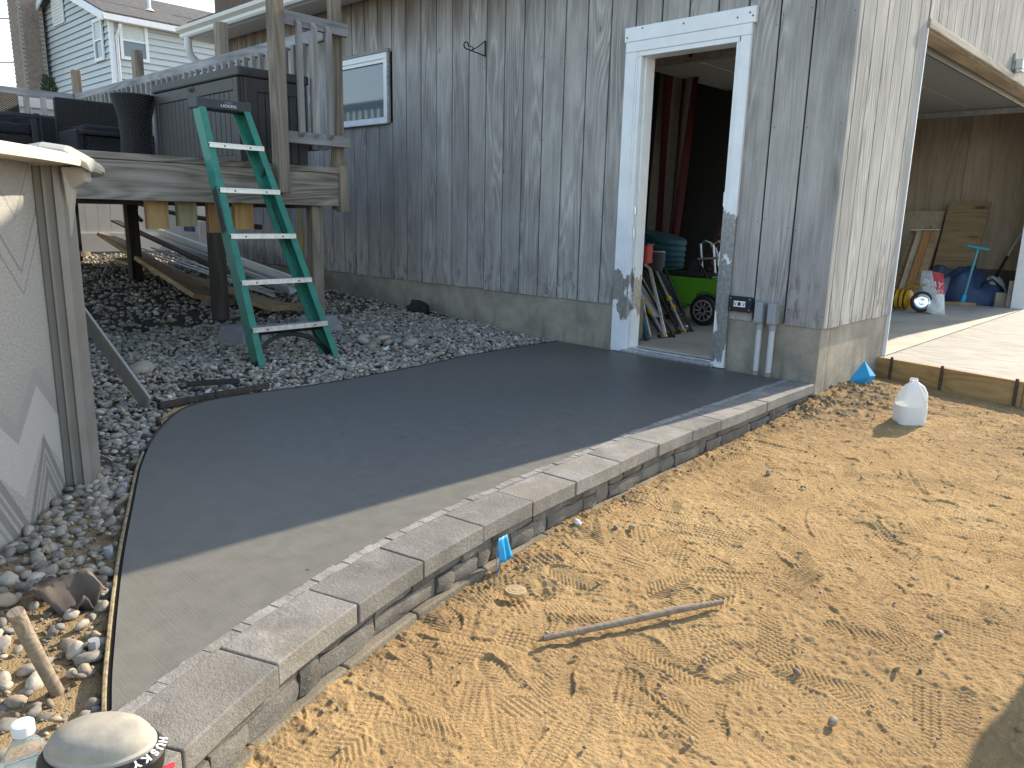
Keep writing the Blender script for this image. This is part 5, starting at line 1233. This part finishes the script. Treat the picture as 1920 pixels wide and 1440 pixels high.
# water jug
J = thing('water_jug', (0.545, -0.03, -0.13), 'translucent white gallon jug half full of water standing on sand', 'jug')
mj = Mt('milky_plastic', 0.35, 0, 0.4); mj.col((0.95, 0.96, 0.94)); mj.b.inputs['Transmission Weight'].default_value = 0.40; mj.b.inputs['Subsurface Weight'].default_value = 0.0; mj.b.inputs['IOR'].default_value = 1.2
jc = Vector((0.55, -0.035, -0.130))
def rrect(hw, z, n=40, pw=4.5, kx=1.0):
    r = []
    for k in range(n):
        a = 2*math.pi*k/n; ca_, sa_ = math.cos(a), math.sin(a); rr = (abs(ca_)**pw+abs(sa_)**pw)**(-1/pw); r.append((hw*rr*ca_*kx, hw*rr*sa_, z))
    return r
def loft(rings, M_, cap0=True, cap1=True):
    n = len(rings[0]); q = [M_ @ Vector(p) for r_ in rings for p in r_]; f = [(i*n+k, i*n+(k+1)%n, (i+1)*n+(k+1)%n, (i+1)*n+k) for i in range(len(rings)-1) for k in range(n)]
    if cap0: f.append(tuple(range(n-1, -1, -1)))
    if cap1: f.append(tuple(range((len(rings)-1)*n, len(rings)*n)))
    return B().add(q, f)
Mj = Matrix.Translation(jc) @ Matrix.Rotation(R(42), 4, 'Z')
prof = [(0.066, 0.0, 4.5), (0.074, 0.006, 4.5), (0.0765, 0.06, 3.8), (0.0765, 0.10, 3.4), (0.0755, 0.125, 3.0), (0.072, 0.150, 2.7), (0.0655, 0.175, 2.4), (0.055, 0.198, 2.2), (0.040, 0.219, 2.1), (0.0225, 0.234, 2), (0.020, 0.238, 2), (0.020, 0.246, 2), (0.0225, 0.2465, 2), (0.0225, 0.251, 2), (0.019, 0.2515, 2), (0.019, 0.262, 2)]
part(loft([rrect(h, z, 40, pw) for h, z, pw in prof], Mj, True, False), 'jug_body', mj.m, J, smooth=True)
mw = Mt('cloudy_water', 0.2); mw.col((0.93, 0.94, 0.92)); mw.b.inputs['Transmission Weight'].default_value = 0.35
part(loft([rrect(h, z, 40, 3.8) for h, z in ((0.065, 0.004), (0.0715, 0.01), (0.0735, 0.06), (0.0735, 0.108))], Mj), 'water', mw.m, J, smooth=True)
part(B().tube([Mj @ Vector(p) for p in ((0.012, -0.020, 0.232), (0.030, -0.048, 0.218), (0.040, -0.066, 0.190), (0.043, -0.072, 0.150), (0.040, -0.066, 0.118), (0.034, -0.058, 0.105))], 0.0115, 12), 'handle', mj.m, J, smooth=True)
part(B().lathe([(0.034, 0.0), (0.034, 0.011), (0.031, 0.013), (0.022, 0.0125), (0.021, 0.0135), (0.012, 0.0130), (0.010, 0.0142), (0.0, 0.0142)], (0.318, -3.025, -0.170), 24), 'round_disc', plain('sandy_disc', (0.36, 0.26, 0.145), 0.9, 0, 0.25, 30), None, label='small round sandy disc half sunk in the sand beside the wall', cat='disc')
for i, (x, y, z, s_, l) in enumerate(((0.140,-2.50,-0.145,0.020,'crumpled white plastic scrap against the foot of the low wall'),(0.10,0.45,-0.10,0.035,'torn white plastic scrap in dug soil by the foundation'))):
    o = gravel('plastic_scrap', np.array([[0., 0., 0.]]), np.array([s_]), 1, 500+i); o.location = (x, y, z); o.data.materials.clear(); o.data.materials.append(m_white); tag(o, l, 'litter')
rg = np.random.default_rng(60)
spots = [(0.37,-1.41,0.018),(1.174,-2.05,0.015),(1.118,-2.81,0.014),(0.83,-2.13,0.012),(0.30,-2.38,0.020),(0.26,-2.42,0.016),(1.26,-2.94,0.022),(0.92,-2.93,0.014),(1.33,-2.35,0.012),(1.30,-2.62,0.012)]
names = ['rounded dark pebble on the sand below the fifth cap stone from the garage', 'rounded dark pebble on the sand at the right edge, level with the wall bend', 'pale oval pebble on the sand at the right, towards the bottom corner', 'small dark pebble on the sand beyond the long stick', 'grey stone at the wall foot near the dug hollow', 'second grey stone at the wall foot near the dug hollow', 'pale round stone on the sand at the bottom edge', 'small grey stone on the sand below the long stick', 'small dark stone on the sand at the right edge, above the shadow', 'small dark stone on the sand beside the corner shadow']
for i, (x, y, r) in enumerate(spots):
    o = gravel('pebble', np.array([[0., 0., 0.]]), np.array([r*0.8]), 2, 700+i, (1.0, 0.88, 0.70)); o.location = (x, y, float(sandz(x, y))+r*0.35+0.003)
    tag(o, names[i], 'pebble', 'pebbles on the sand')
px_, py_ = rg.uniform(0.2, 1.6, 330), rg.uniform(-4.2, 0.6, 330)
wy = rg.uniform(-3.9, -0.3, 110); px_ = np.r_[px_, out_x(wy)+rg.gamma(2, 0.025, 110)+0.02]; py_ = np.r_[py_, wy]
rr_ = rg.gamma(2.2, 0.0016, 440)+0.002
tag(gravel('grit', np.stack([px_, py_, sandz(px_, py_)+rr_*0.4+0.003], -1), rr_.clip(0.002, 0.009), 1, 901, (0.95, 0.80, 0.60)), 'fine scattered grit lying over the trampled sand', 'grit', kind='stuff')

# ------------------------------------------------------------------ driveway form
for i, ((x0, y0), (x1, y1), l) in enumerate((((-0.012, 1.135), (0.445, 1.033), 'brown form board holding the drive slab, the one touching the garage'), ((0.447, 1.0325), (0.93, 0.923), 'brown form board holding the drive slab, second from the garage'), ((0.934, 0.922), (2.6, 0.55), 'brown form board holding the drive slab, third from the garage'))):
    dx, dy = x1-x0, y1-y0; L = math.hypot(dx, dy); nx, ny = dy/L, -dx/L
    B().beam((x0+nx*0.022, y0+ny*0.022, -0.055), (x1+nx*0.022, y1+ny*0.022, -0.055), 0.04, 0.185).out('form_board', m_form, bevel=0.003, label=l, cat='form board', group='form boards along the drive')
for i, (t, l) in enumerate(((0.10, 'rusty steel form stake nearest the garage foundation'), (0.46, 'rusty steel form stake standing behind the white jug'), (0.93, 'rusty steel form stake at the far joint of the form boards'))):
    x, y = 0.0+0.95*t, 1.135-0.215*t - 0.052
    B().tube([(x, y-0.006, -0.30), (x, y, 0.055)], 0.010, 8).out('form_stake', m_steel, label=l, cat='stake', group='stakes holding the form boards')
for k in range(4):      # saw cuts
    pass

# ------------------------------------------------------------------ inside, seen through the doorway
fg = thing('wall_flag', (-2.8, 2.2, 0.7), 'faded red and white striped flag with blue starred corner hung vertically', 'flag')
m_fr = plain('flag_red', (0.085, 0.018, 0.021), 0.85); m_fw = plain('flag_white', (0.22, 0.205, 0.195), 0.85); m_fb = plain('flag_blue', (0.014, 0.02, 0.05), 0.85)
sw = 0.078
def fy(x, z): return 2.2 + 0.035*math.sin(x*17) + 0.02*math.sin(x*31+z*2) + 0.03*(2.4-z)*math.sin(x*9)*0.6
for k in range(13):
    x1 = -2.27 - k*sw; x0 = x1 - sw; zt = 2.42 if k < 6 else 1.50
    q = []; nz = 14
    for j in range(nz+1):
        z = 0.70 + 0.03*math.sin(k) + (zt-0.70)*j/nz; lean = 0.10*(1-(z-0.7)/1.72)*(1 if k < 3 else 0.3)
        for i in range(4): xx = x0+(x1-x0)*i/3; q.append((xx-lean, fy(xx, z), z))
    part(B().add(q, [(j*4+i, j*4+i+1, (j+1)*4+i+1, (j+1)*4+i) for j in range(nz) for i in range(3)]), 'stripe', m_fr if k % 2 == 0 else m_fw, fg, smooth=True)
q = []
for j in range(9):
    for i in range(13): xx = -2.27-13*sw+7*sw*i/12; z = 1.50+0.92*j/8; q.append((xx-0.02, fy(xx, z)-0.002, z))
ca_ = part(B().add(q, [(j*13+i, j*13+i+1, (j+1)*13+i+1, (j+1)*13+i) for j in range(8) for i in range(12)]), 'canton', m_fb, fg, smooth=True)
stb = B()
for r_i in range(9):
    for c_i in range(6 if r_i % 2 == 0 else 5):
        z = 1.56+r_i*0.10; x = -2.27-13*sw+0.045+c_i*0.09+(0.045 if r_i % 2 else 0); y = fy(x, z)-0.006
        c5 = [(x-0.02+0.027*(1 if m_ % 2 == 0 else 0.4)*math.sin(m_*math.pi/5), y, z+0.027*(1 if m_ % 2 == 0 else 0.4)*math.cos(m_*math.pi/5)) for m_ in range(10)]
        stb.add([(x-0.02, y, z)]+c5, [(0, 1+m_, 1+(m_+1) % 10) for m_ in range(10)])
stb.out('stars', m_fw, ca_, kind='stuff')

# green ride-on toy car
T = thing('toy_car', (-1.75, 1.75, 0.035), 'lime green ride-on toy car parked inside the doorway', 'toy car')
m_lime = plain('lime_paint', (0.10, 0.36, 0.03), 0.35, 0, 0.06, 5)
yA, yB = 1.50, 2.05
sil = [(-2.42, 0.20), (-2.30, 0.16), (-1.86, 0.15), (-1.80, 0.24), (-1.74, 0.29), (-1.66, 0.315), (-1.56, 0.29), (-1.50, 0.24), (-1.46, 0.17), (-1.28, 0.17), (-1.22, 0.25), (-1.24, 0.37), (-1.36, 0.42), (-1.60, 0.435), (-2.15, 0.44), (-2.36, 0.47), (-2.44, 0.40)]
q = [(x, yA, z+0.02) for x, z in sil]+[(x, yB, z+0.02) for x, z in sil]; n = len(sil)
part(B().add(q, [tuple(range(n)), tuple(range(2*n-1, n-1, -1))]+[(i, n+i, n+(i+1)%n, (i+1)%n) for i in range(n)]), 'body', m_lime, T, bevel=0.018, seg=3)
part(B().box(-2.20, -1.62, yA+0.04, yB-0.04, 0.4625, 0.475), 'cockpit', m_black, T); part(B().box(-2.3, -1.86, yA-0.012, yA-0.0005, 0.16, 0.195).box(-1.46, -1.3, yA-0.012, yA-0.0005, 0.18, 0.2), 'side_trim', m_black, T)
part(B().box(-2.12, -1.74, yA-0.004, yA-0.0005, 0.22, 0.44), 'door', m_lime, T, bevel=0.003)
part(B().tube([(-1.66, yA+0.04, 0.455), (-1.80, yA+0.05, 0.62), (-1.80, yB-0.05, 0.62), (-1.66, yB-0.04, 0.455)], 0.014, 8), 'windscreen_frame', m_black, T)
part(B().lathe([(0.085, 0), (0.085, 0.015), (0.07, 0.02), (0.065, 0.0)], (0, 0, 0), 18, Matrix.Translation((-1.86, 1.65, 0.55)) @ Matrix.Rotation(R(-55), 4, 'Y')), 'steering_wheel', m_black, T)
for x in (-1.655, -2.48):
    for y, s_ in ((yA-0.02, -1), (yB-0.06, 1)):
        wt_ = part(B().lathe([(0.085, 0.0), (0.125, 0.004), (0.138, 0.02), (0.138, 0.07), (0.125, 0.08), (0.085, 0.082)], (0, 0, 0), 28, Matrix.Translation((x, y+0.08, 0.173)) @ Matrix.Rotation(R(90), 4, 'X')), 'wheel', m_black, T, smooth=True)
        rm = B()
        for k in range(10):
            a = 2*math.pi*k/10; rm.beam((x+0.02*math.cos(a), y-0.004, 0.173+0.02*math.sin(a)), (x+0.088*math.cos(a), y-0.004, 0.173+0.088*math.sin(a)), 0.012, 0.008, up=(0, 1, 0))
        rm.lathe([(0.09, 0.0), (0.096, 0.006), (0.086, 0.008), (0.084, 0)], (0, 0, 0), 28, Matrix.Translation((x, y-0.0005, 0.173)) @ Matrix.Rotation(R(90), 4, 'X'))
        part(rm, 'rim', m_alu, wt_); part(B().beam((x+0.025, y-0.006, 0.12), (x+0.06, y-0.006, 0.15), 0.012, 0.035, up=(0, 1, 0)), 'caliper', m_fr, wt_)

# folded chairs by the left jamb
m_yel = plain('yellow_ring', (0.60, 0.36, 0.01), 0.45); m_tealc = plain('teal_cloth', (0.010, 0.062, 0.08), 0.8, 0, 0.3, 12)
for i, (dx, y, l) in enumerate(((-0.08, 0.62, 'folded camp chair with yellow rings, the one nearest the doorway sill'), (-0.10, 0.82, 'folded camp chair with yellow rings, middle of the leaning chairs'), (-0.05, 1.02, 'folded camp chair with yellow rings, the one nearest the green car'))):
    c_ = thing('folding_chair', (-1.5+dx, y, 0.035), l, 'chair', 'folded chairs leaning inside the doorway')
    a_, b_ = Vector((-1.88+dx, y+0.05, 0.56)), Vector((-1.40+dx-0.05*i, y-0.02, 0.06))
    part(B().tube([a_, b_], 0.011, 8), 'leg', m_alu, c_); part(B().tube([a_+Vector((0.03, 0.09, 0.02)), b_+Vector((0.02, 0.08, 0))], 0.011, 8), 'leg', m_black, c_)
    part(B().tube([a_+Vector((-0.06, 0.02, -0.02)), b_+Vector((-0.07, 0.03, 0.01))], 0.010, 8), 'leg', m_black, c_)
    for t in (0.52, 0.66):
        p = a_.lerp(b_, t); part(B().tube([p-(b_-a_).normalized()*0.016, p+(b_-a_).normalized()*0.016], 0.021, 10), 'ring', m_yel, c_)
    part(B().beam(a_+Vector((-0.02, 0.05, 0.0)), a_.lerp(b_, 0.75)+Vector((0, 0.05, 0)), 0.10, 0.02), 'folded_seat', m_black if i else m_grey_pvc, c_)
    part(B().beam(b_+Vector((-0.05, -0.02, -0.015)), b_+Vector((0.03, 0.10, -0.015)), 0.03, 0.02), 'foot_bar', m_black, c_); part(B().box(b_.x-0.03, b_.x+0.02, y-0.03, y-0.01, 0.045, 0.06), 'foot_pad', m_yel, c_)
for i, (x, l) in enumerate(((-1.80, 'curved silver chair frame leaning against the left jamb'), (-1.72, 'curved silver chair frame behind the folded camp chairs'))):
    B().tube([(x-0.02, 0.55+0.1*i, 0.60), (x+0.03, 0.55+0.1*i, 0.57), (x+0.08, 0.52+0.1*i, 0.48), (x+0.16, 0.5+0.1*i, 0.3), (x+0.26, 0.48+0.1*i, 0.05)], 0.014, 8).out('bent_chair', m_alu, smooth=True, label=l, cat='chair', group='silver chair frames')
q = []
for j in range(7):
    for i in range(7):
        u, v = i/6, j/6; q.append((-1.70+0.10*u+0.12*v, 0.45+0.06*math.sin(4*u+v), 0.30-0.25*v+0.02*math.sin(5*u)))
o = B().add(q, [(j*7+i, j*7+i+1, (j+1)*7+i+1, (j+1)*7+i) for j in range(6) for i in range(6)]).out('blue_cloth', m_tealc, smooth=True, label='bunched blue cloth under the leaning chairs by the jamb', cat='cloth'); so = o.modifiers.new('thick', 'SOLIDIFY'); so.thickness = 0.03
plank('timber_offcut', (-1.545, 0.33, 0.04), (-1.56, 0.33, 0.34), 0.07, 0.035, m_base, 'upright grey block standing just inside the left jamb', 'block')
# red chair bag with white mark
bg_ = thing('chair_bag', (-1.80, 0.78, 0.6), 'red chair bag with white mountain mark hanging by the left jamb', 'bag')
bb = part(B().box(-1.98, -1.765, 0.70, 0.80, 0.60, 0.765), 'bag', plain('coral_fabric', (0.42, 0.055, 0.05), 0.8), bg_, bevel=0.02, seg=3)
part(B().box(-1.985, -1.76, 0.695, 0.805, 0.752, 0.768), 'rim', m_black, bg_, bevel=0.005)
Mb = frame((-1.845, 0.6985, 0.648), (1, 0, 0), (0, -1, 0)); text('lettering', 'GCI', Mb, 0.05, m_white, bb, 0.0008)
mk = B()
for pa, pb in (((-1.875, 0.675), (-1.845, 0.735)), ((-1.845, 0.735), (-1.822, 0.69)), ((-1.822, 0.69), (-1.812, 0.705)), ((-1.812, 0.705), (-1.795, 0.675))): mk.beam((pa[0], 0.698, pa[1]), (pb[0], 0.698, pb[1]), 0.002, 0.012, up=(0.3, 0, 1))
part(mk, 'mark', m_white, bb)
o = thing('stroller_bag', (-1.82, 1.0, 0.5), 'grey cup-holder bag with yellow mark behind the red bag', 'bag')
part(B().lathe([(0.05, 0), (0.07, 0.05), (0.075, 0.16), (0.06, 0.165)], (-1.86, 1.0, 0.53), 16), 'bag', plain('dark_grey_fabric', (0.05, 0.05, 0.055), 0.85), o, smooth=True); part(B().tube([(-1.935+0.075*(1-math.cos(t)), 1.0-0.076*math.sin(t), 0.695) for t in np.linspace(0, 3.14, 9)], 0.006, 6), 'piping', m_alu, o); part(B().box(-1.875, -1.85, 0.920, 0.924, 0.60, 0.625), 'mark', m_yel, o)
# teal blanket heap
bl = B(); rg = np.random.default_rng(3)
for k in range(5):
    bl.lathe([(0.0, 0.0), (0.95, 0.01), (1.0, 0.04), (0.93, 0.075), (0.0, 0.085)], (-2.42+0.03*k, 1.75, 0.50+0.06*k), 22, Matrix.Rotation(0.05*k, 4, 'Y'), 0.36-0.03*k, 0.22)
bl.out('blanket_pile', m_tealc, smooth=True, label='heap of folded teal blankets below the hanging flag', cat='blankets')
B().box(-2.85, -2.1, 1.62, 1.98, 0.035, 0.48).out('black_crate', m_black, bevel=0.02, label='black crate carrying the teal blankets', cat='crate')
for i, (x, l) in enumerate(((-2.00, 'silver folded lawn chair frame standing behind the green toy car'), (-1.86, 'white webbed folded lawn chair standing behind the green toy car'))):
    c_ = thing('lawn_chair', (x, 2.25, 0.3), l, 'chair', 'lawn chairs behind the toy car')
    part(B().tube([(x-0.07, 2.2, 0.30), (x-0.17, 2.25, 0.73), (x-0.13, 2.27, 0.765), (x-0.08, 2.3, 0.74), (x+0.10, 2.3, 0.34)], 0.012, 8), 'frame', m_alu, c_, smooth=True)
    part(B().tube([(x-0.02, 2.28, 0.70), (x+0.14, 2.28, 0.36)], 0.011, 8), 'frame', m_alu, c_)
    if i: part(B().beam((x-0.03, 2.33, 0.74), (x+0.10, 2.33, 0.36), 0.004, 0.10, up=(1, 0, 0.4)), 'webbing', m_white, c_)
sg = thing('letter_board', (-1.7, 2.5, 0.4), 'tall dark leaning board with red vertical lettering near the right jamb', 'sign')
m_sgn = plain('dark_sign', (0.035, 0.02, 0.02), 0.7); m_sgt = plain('dull_red_print', (0.26, 0.06, 0.05), 0.7)
p0, p1 = Vector((-2.15, 2.42, 0.40)), Vector((-1.74, 2.62, 1.95))
bd = part(B().beam(p0, p1, 0.20, 0.02, up=(0.2, -1, 0.05)), 'board', m_sgn, sg)
dd = (p1-p0).normalized(); nrm = Vector((0.2, -1, 0.05)); sdv = dd.cross(nrm).normalized(); nrm = sdv.cross(dd).normalized()
for i, chh in enumerate('CHRISTMAS'):
    c_ = p1.lerp(p0, 0.06+0.108*i) + nrm*0.012; text('lettering', chh, frame(c_, sdv, nrm), 0.17, m_sgt, bd, 0.001)
B().box(-1.72, -1.70, 1.30, 1.36, 0.036, 0.052).out('paper_scrap', m_white, label='small white wrapper on the floor beside the toy car wheel', cat='litter')

# ------------------------------------------------------------------ inside, seen through the wide opening
b_ = thing('lumber_bundle', (-1.2, 5.95, 0.035), 'bundle of pale timber lengths standing on end against plywood', 'timber')
for i, (x, y, h, mt) in enumerate(((-1.42, 5.98, 0.88, m_lumber), (-1.33, 5.93, 0.90, m_ply), (-1.24, 5.9, 0.92, m_stub_red), (-1.15, 5.92, 0.93, m_lumber), (-1.28, 6.02, 0.91, m_lumber))):
    part(B().beam((x-0.03, y, 0.036), (x+0.07, y+0.18, h), 0.085, 0.05, up=(0, 1, 0)), 'timber', mt, b_, bevel=0.003)
part(B().beam((-1.35, 6.08, 0.90), (-1.05, 6.06, 0.915), 0.14, 0.012), 'wrap', m_vinyl, b_)
for i, (x0, x1, y0, y1, h, l) in enumerate(((-1.20, -0.72, 6.45, 6.80, 1.27, 'knotty plywood offcut leaning on the garage back wall'), (-2.1, -1.25, 6.55, 6.85, 1.15, 'darker plywood offcut leaning beside the timber bundle'))):
    B().add([(x0, y0, 0.04), (x1, y0, 0.04), (x1+0.04, y1, h), (x0+0.04, y1, h), (x0, y0+0.015, 0.04), (x1, y0+0.015, 0.04), (x1+0.04, y1+0.015, h), (x0+0.04, y1+0.015, h)], [(0,1,2,3),(7,6,5,4),(0,4,5,1),(1,5,6,2),(2,6,7,3),(3,7,4,0)]).out('plywood_offcut', (m_ply_x, m_ply)[i], label=l, cat='plywood', group='plywood leaning on the back wall')
cbx = thing('cement_bag', (-0.62, 4.45, 0.035), 'white plastic sack with red corner print standing on the garage floor', 'sack')
nu, nv_ = 10, 12; q = []
for s_ in (1, -1):
    for j in range(nv_+1):
        v = j/nv_; 
        for i in range(nu+1):
            u = i/nu; wd = 0.115+0.035*(1-v); edge = (1-abs(2*u-1)**3)*(1-(2*abs(v-0.4))**4 if v < 0.9 else 0.25)
            q.append((-0.615+0.03*(1-v)-0.05*v*0.4+(2*u-1)*wd*0.95, 4.45-s_*max(edge, 0.02)*0.075*(1-0.6*v)+0.05*v+0.008*math.sin(9*u+7*v), 0.037+0.44*v+0.01*math.sin(5*u)))
n1 = (nu+1)*(nv_+1)
f = [(k*n1+j*(nu+1)+i, k*n1+j*(nu+1)+i+1, k*n1+(j+1)*(nu+1)+i+1, k*n1+(j+1)*(nu+1)+i) for k in (0, 1) for j in range(nv_) for i in range(nu)]
mb = Mt('sack_print', 0.35, 0, 0.5); o_ = mb.obj(); x, y, z = mb.sep(o_)
dg = mb.math('SUBTRACT', mb.math('MULTIPLY', mb.math('ADD', x, 0.60), 2.4), mb.math('MULTIPLY', mb.math('SUBTRACT', 0.50, z), 1.0))
k_ = mb.math('MULTIPLY', mb.math('GREATER_THAN', dg, -0.12), mb.math('GREATER_THAN', z, 0.25))
mb.col(mb.mix(k_, mb.ramp(mb.noise(o_, 14, 3), [(0.35, (0.45, 0.47, 0.49)), (0.65, (0.70, 0.71, 0.72))]), (0.50, 0.04, 0.05)))
sk_ = part(B().add(q, f), 'sack', mb.m, cbx, smooth=True, angle=60)
text('lettering', 'PLAY', frame((-0.575, 4.335, 0.36), norm((1, 0.05, -0.18)), (0.1, -1, 0.2)), 0.085, m_white, sk_, 0.001)
text('lettering', 'SAND', frame((-0.545, 4.335, 0.29), norm((1, 0.05, -0.18)), (0.1, -1, 0.2)), 0.06, m_white, sk_, 0.001)
ac = thing('air_compressor', (-0.95, 4.45, 0.035), 'yellow air compressor with a black tyred chrome wheel on the garage floor', 'compressor')
m_yb = plain('machine_yellow', (0.62, 0.33, 0.015), 0.4)
part(B().lathe([(0.0, 0.0), (0.07, 0.002), (0.105, 0.03), (0.11, 0.08), (0.11, 0.34), (0.105, 0.40), (0.0, 0.42)], (0, 0, 0), 24, Matrix.Translation((-0.80, 4.52, 0.16)) @ Matrix.Rotation(R(-90), 4, 'Y')), 'tank', m_yb, ac, smooth=True)
for k in range(4): part(B().lathe([(0.108, 0), (0.114, 0.004), (0.114, 0.014), (0.108, 0.018)], (0, 0, 0), 24, Matrix.Translation((-0.86-0.05*k, 4.52, 0.16)) @ Matrix.Rotation(R(-90), 4, 'Y')), 'band', m_black, ac)
wh = part(B().lathe([(0.075, 0.0), (0.102, 0.004), (0.112, 0.02), (0.112, 0.05), (0.102, 0.066), (0.075, 0.07)], (0, 0, 0), 28, frame((-0.69, 4.44, 0.150), (0.93, 0.36, 0.0), (0.33, -0.93, 0.12))), 'wheel', m_black, ac, smooth=True)
part(B().lathe([(0.0, 0.082), (0.03, 0.086), (0.035, 0.078), (0.06, 0.075), (0.070, 0.080), (0.078, 0.078), (0.080, 0.05)][::-1], (0, 0, 0), 28, frame((-0.69, 4.44, 0.150), (0.93, 0.36, 0.0), (0.33, -0.93, 0.12))), 'hubcap', m_chrome, wh, smooth=True)
part(B().tube([(-0.9, 4.5, 0.27), (-0.82, 4.48, 0.31), (-0.74, 4.47, 0.30), (-0.68, 4.45, 0.34)], 0.008, 8), 'hose', m_yel, ac, smooth=True)
def heap(name, c, sx, sy, h, mt, seed, label, cat, n=26):
    q = []; rg = np.random.default_rng(seed)
    for j in range(n):
        for i in range(n):
            u, v = 2*i/(n-1)-1, 2*j/(n-1)-1; d = max(0, 1-(abs(u)**2.4+abs(v)**2.4)); q.append([c[0]+u*sx, c[1]+v*sy, h*d**0.6])
    q = np.array(q); r_ = fbm(q[:,0]*1.0+seed, q[:,1], 4.0, 4, seed); q[:,2] = c[2] + np.maximum(0, q[:,2]*(1+0.8*r_) + 0.02*r_)
    return B().add([tuple(p) for p in q], [(j*n+i, j*n+i+1, (j+1)*n+i+1, (j+1)*n+i) for j in range(n-1) for i in range(n-1)]).out(name, mt, smooth=True, angle=180, label=label, cat=cat)
heap('tarp', (-0.62, 6.25, 0.037), 0.40, 0.30, 0.34, plain('blue_tarp', (0.045, 0.075, 0.155), 0.45, 0, 0.3, 6), 4, 'crumpled blue tarp heaped by the plywood wall', 'tarp')
heap('tarp', (-1.05, 6.25, 0.037), 0.35, 0.3, 0.42, plain('grey_blue_tarp', (0.13, 0.16, 0.21), 0.55, 0, 0.3, 6), 9, 'dull grey blue tarp heaped beside the timber bundle', 'tarp')
th = thing('hand_pump', (-0.55, 5.75, 0.035), 'turquoise T-handled tool standing upright among the tarps', 'tool')
m_tq = plain('turquoise_paint', (0.05, 0.24, 0.30), 0.4)
part(B().tube([(-0.60, 5.75, 0.05), (-0.53, 5.80, 0.72)], 0.016, 10), 'shaft', m_tq, th); part(B().tube([(-0.64, 5.78, 0.735), (-0.42, 5.82, 0.70)], 0.022, 10), 'handle', m_tq, th, smooth=True)
part(B().tube([(-0.605, 5.75, 0.04), (-0.59, 5.757, 0.16)], 0.03, 10), 'base', m_blue, th)
sb = heap('sack', (-0.42, 6.3, 0.037), 0.19, 0.14, 0.27, plain('pale_sack', (0.42, 0.42, 0.42), 0.7, 0, 0.15), 6, 'plump pale grey sack with dark straps beside the right jamb', 'sack')
B().tube([(-0.58, 6.17, 0.08), (-0.5, 6.14, 0.28), (-0.40, 6.15, 0.34), (-0.30, 6.16, 0.25), (-0.26, 6.2, 0.08)], 0.012, 6).out('strap', m_black, smooth=True, label='dark strap looped over the pale grey sack', cat='strap')
plank('loose_board', (-0.86, 5.55, 0.056), (-0.47, 5.78, 0.056), 0.09, 0.038, m_lumber, 'short pale board lying on the garage floor before the tarps', 'board')
br_ = thing('broom', (-0.25, 6.6, 0.1), 'broom with red lower handle leaning behind the right jamb', 'broom')
part(B().tube([(-0.56, 6.75, 0.16), (-0.36, 6.55, 0.62)], 0.015, 8), 'lower_handle', m_fr, br_); part(B().tube([(-0.36, 6.55, 0.62), (-0.10, 6.3, 1.2)], 0.013, 8), 'upper_handle', m_vinyl, br_); part(B().box(-0.70, -0.46, 6.70, 6.80, 0.04, 0.16), 'brush', m_black, br_)
B().beam((-0.30, 5.9, 0.12), (-0.18, 6.02, 0.12), 0.03, 0.17).out('grey_block', m_base, label='grey block at the foot of the right garage jamb', cat='block')

# ------------------------------------------------------------------ made-up barrel out of view, added to cast the corner shadow
o = thing('shadow_barrel', (1.93, -1.1, -0.15), 'tall blue plastic rain barrel standing on the sand right of the view', 'barrel')
part(B().lathe([(0.27, 0), (0.29, 0.03), (0.29, 0.40), (0.30, 0.42), (0.30, 0.45), (0.29, 0.47), (0.29, 0.92), (0.30, 0.94), (0.30, 0.97), (0.29, 0.99), (0.285, 1.26), (0.22, 1.34), (0, 1.36)], (1.925, -1.1, -0.15), 36), 'drum', m_blue, o, smooth=True)
part(B().lathe([(0.295, 1.20), (0.30, 1.21), (0.30, 1.235), (0.285, 1.25)], (1.925, -1.1, -0.15), 36), 'lid_ring', m_alu, o)
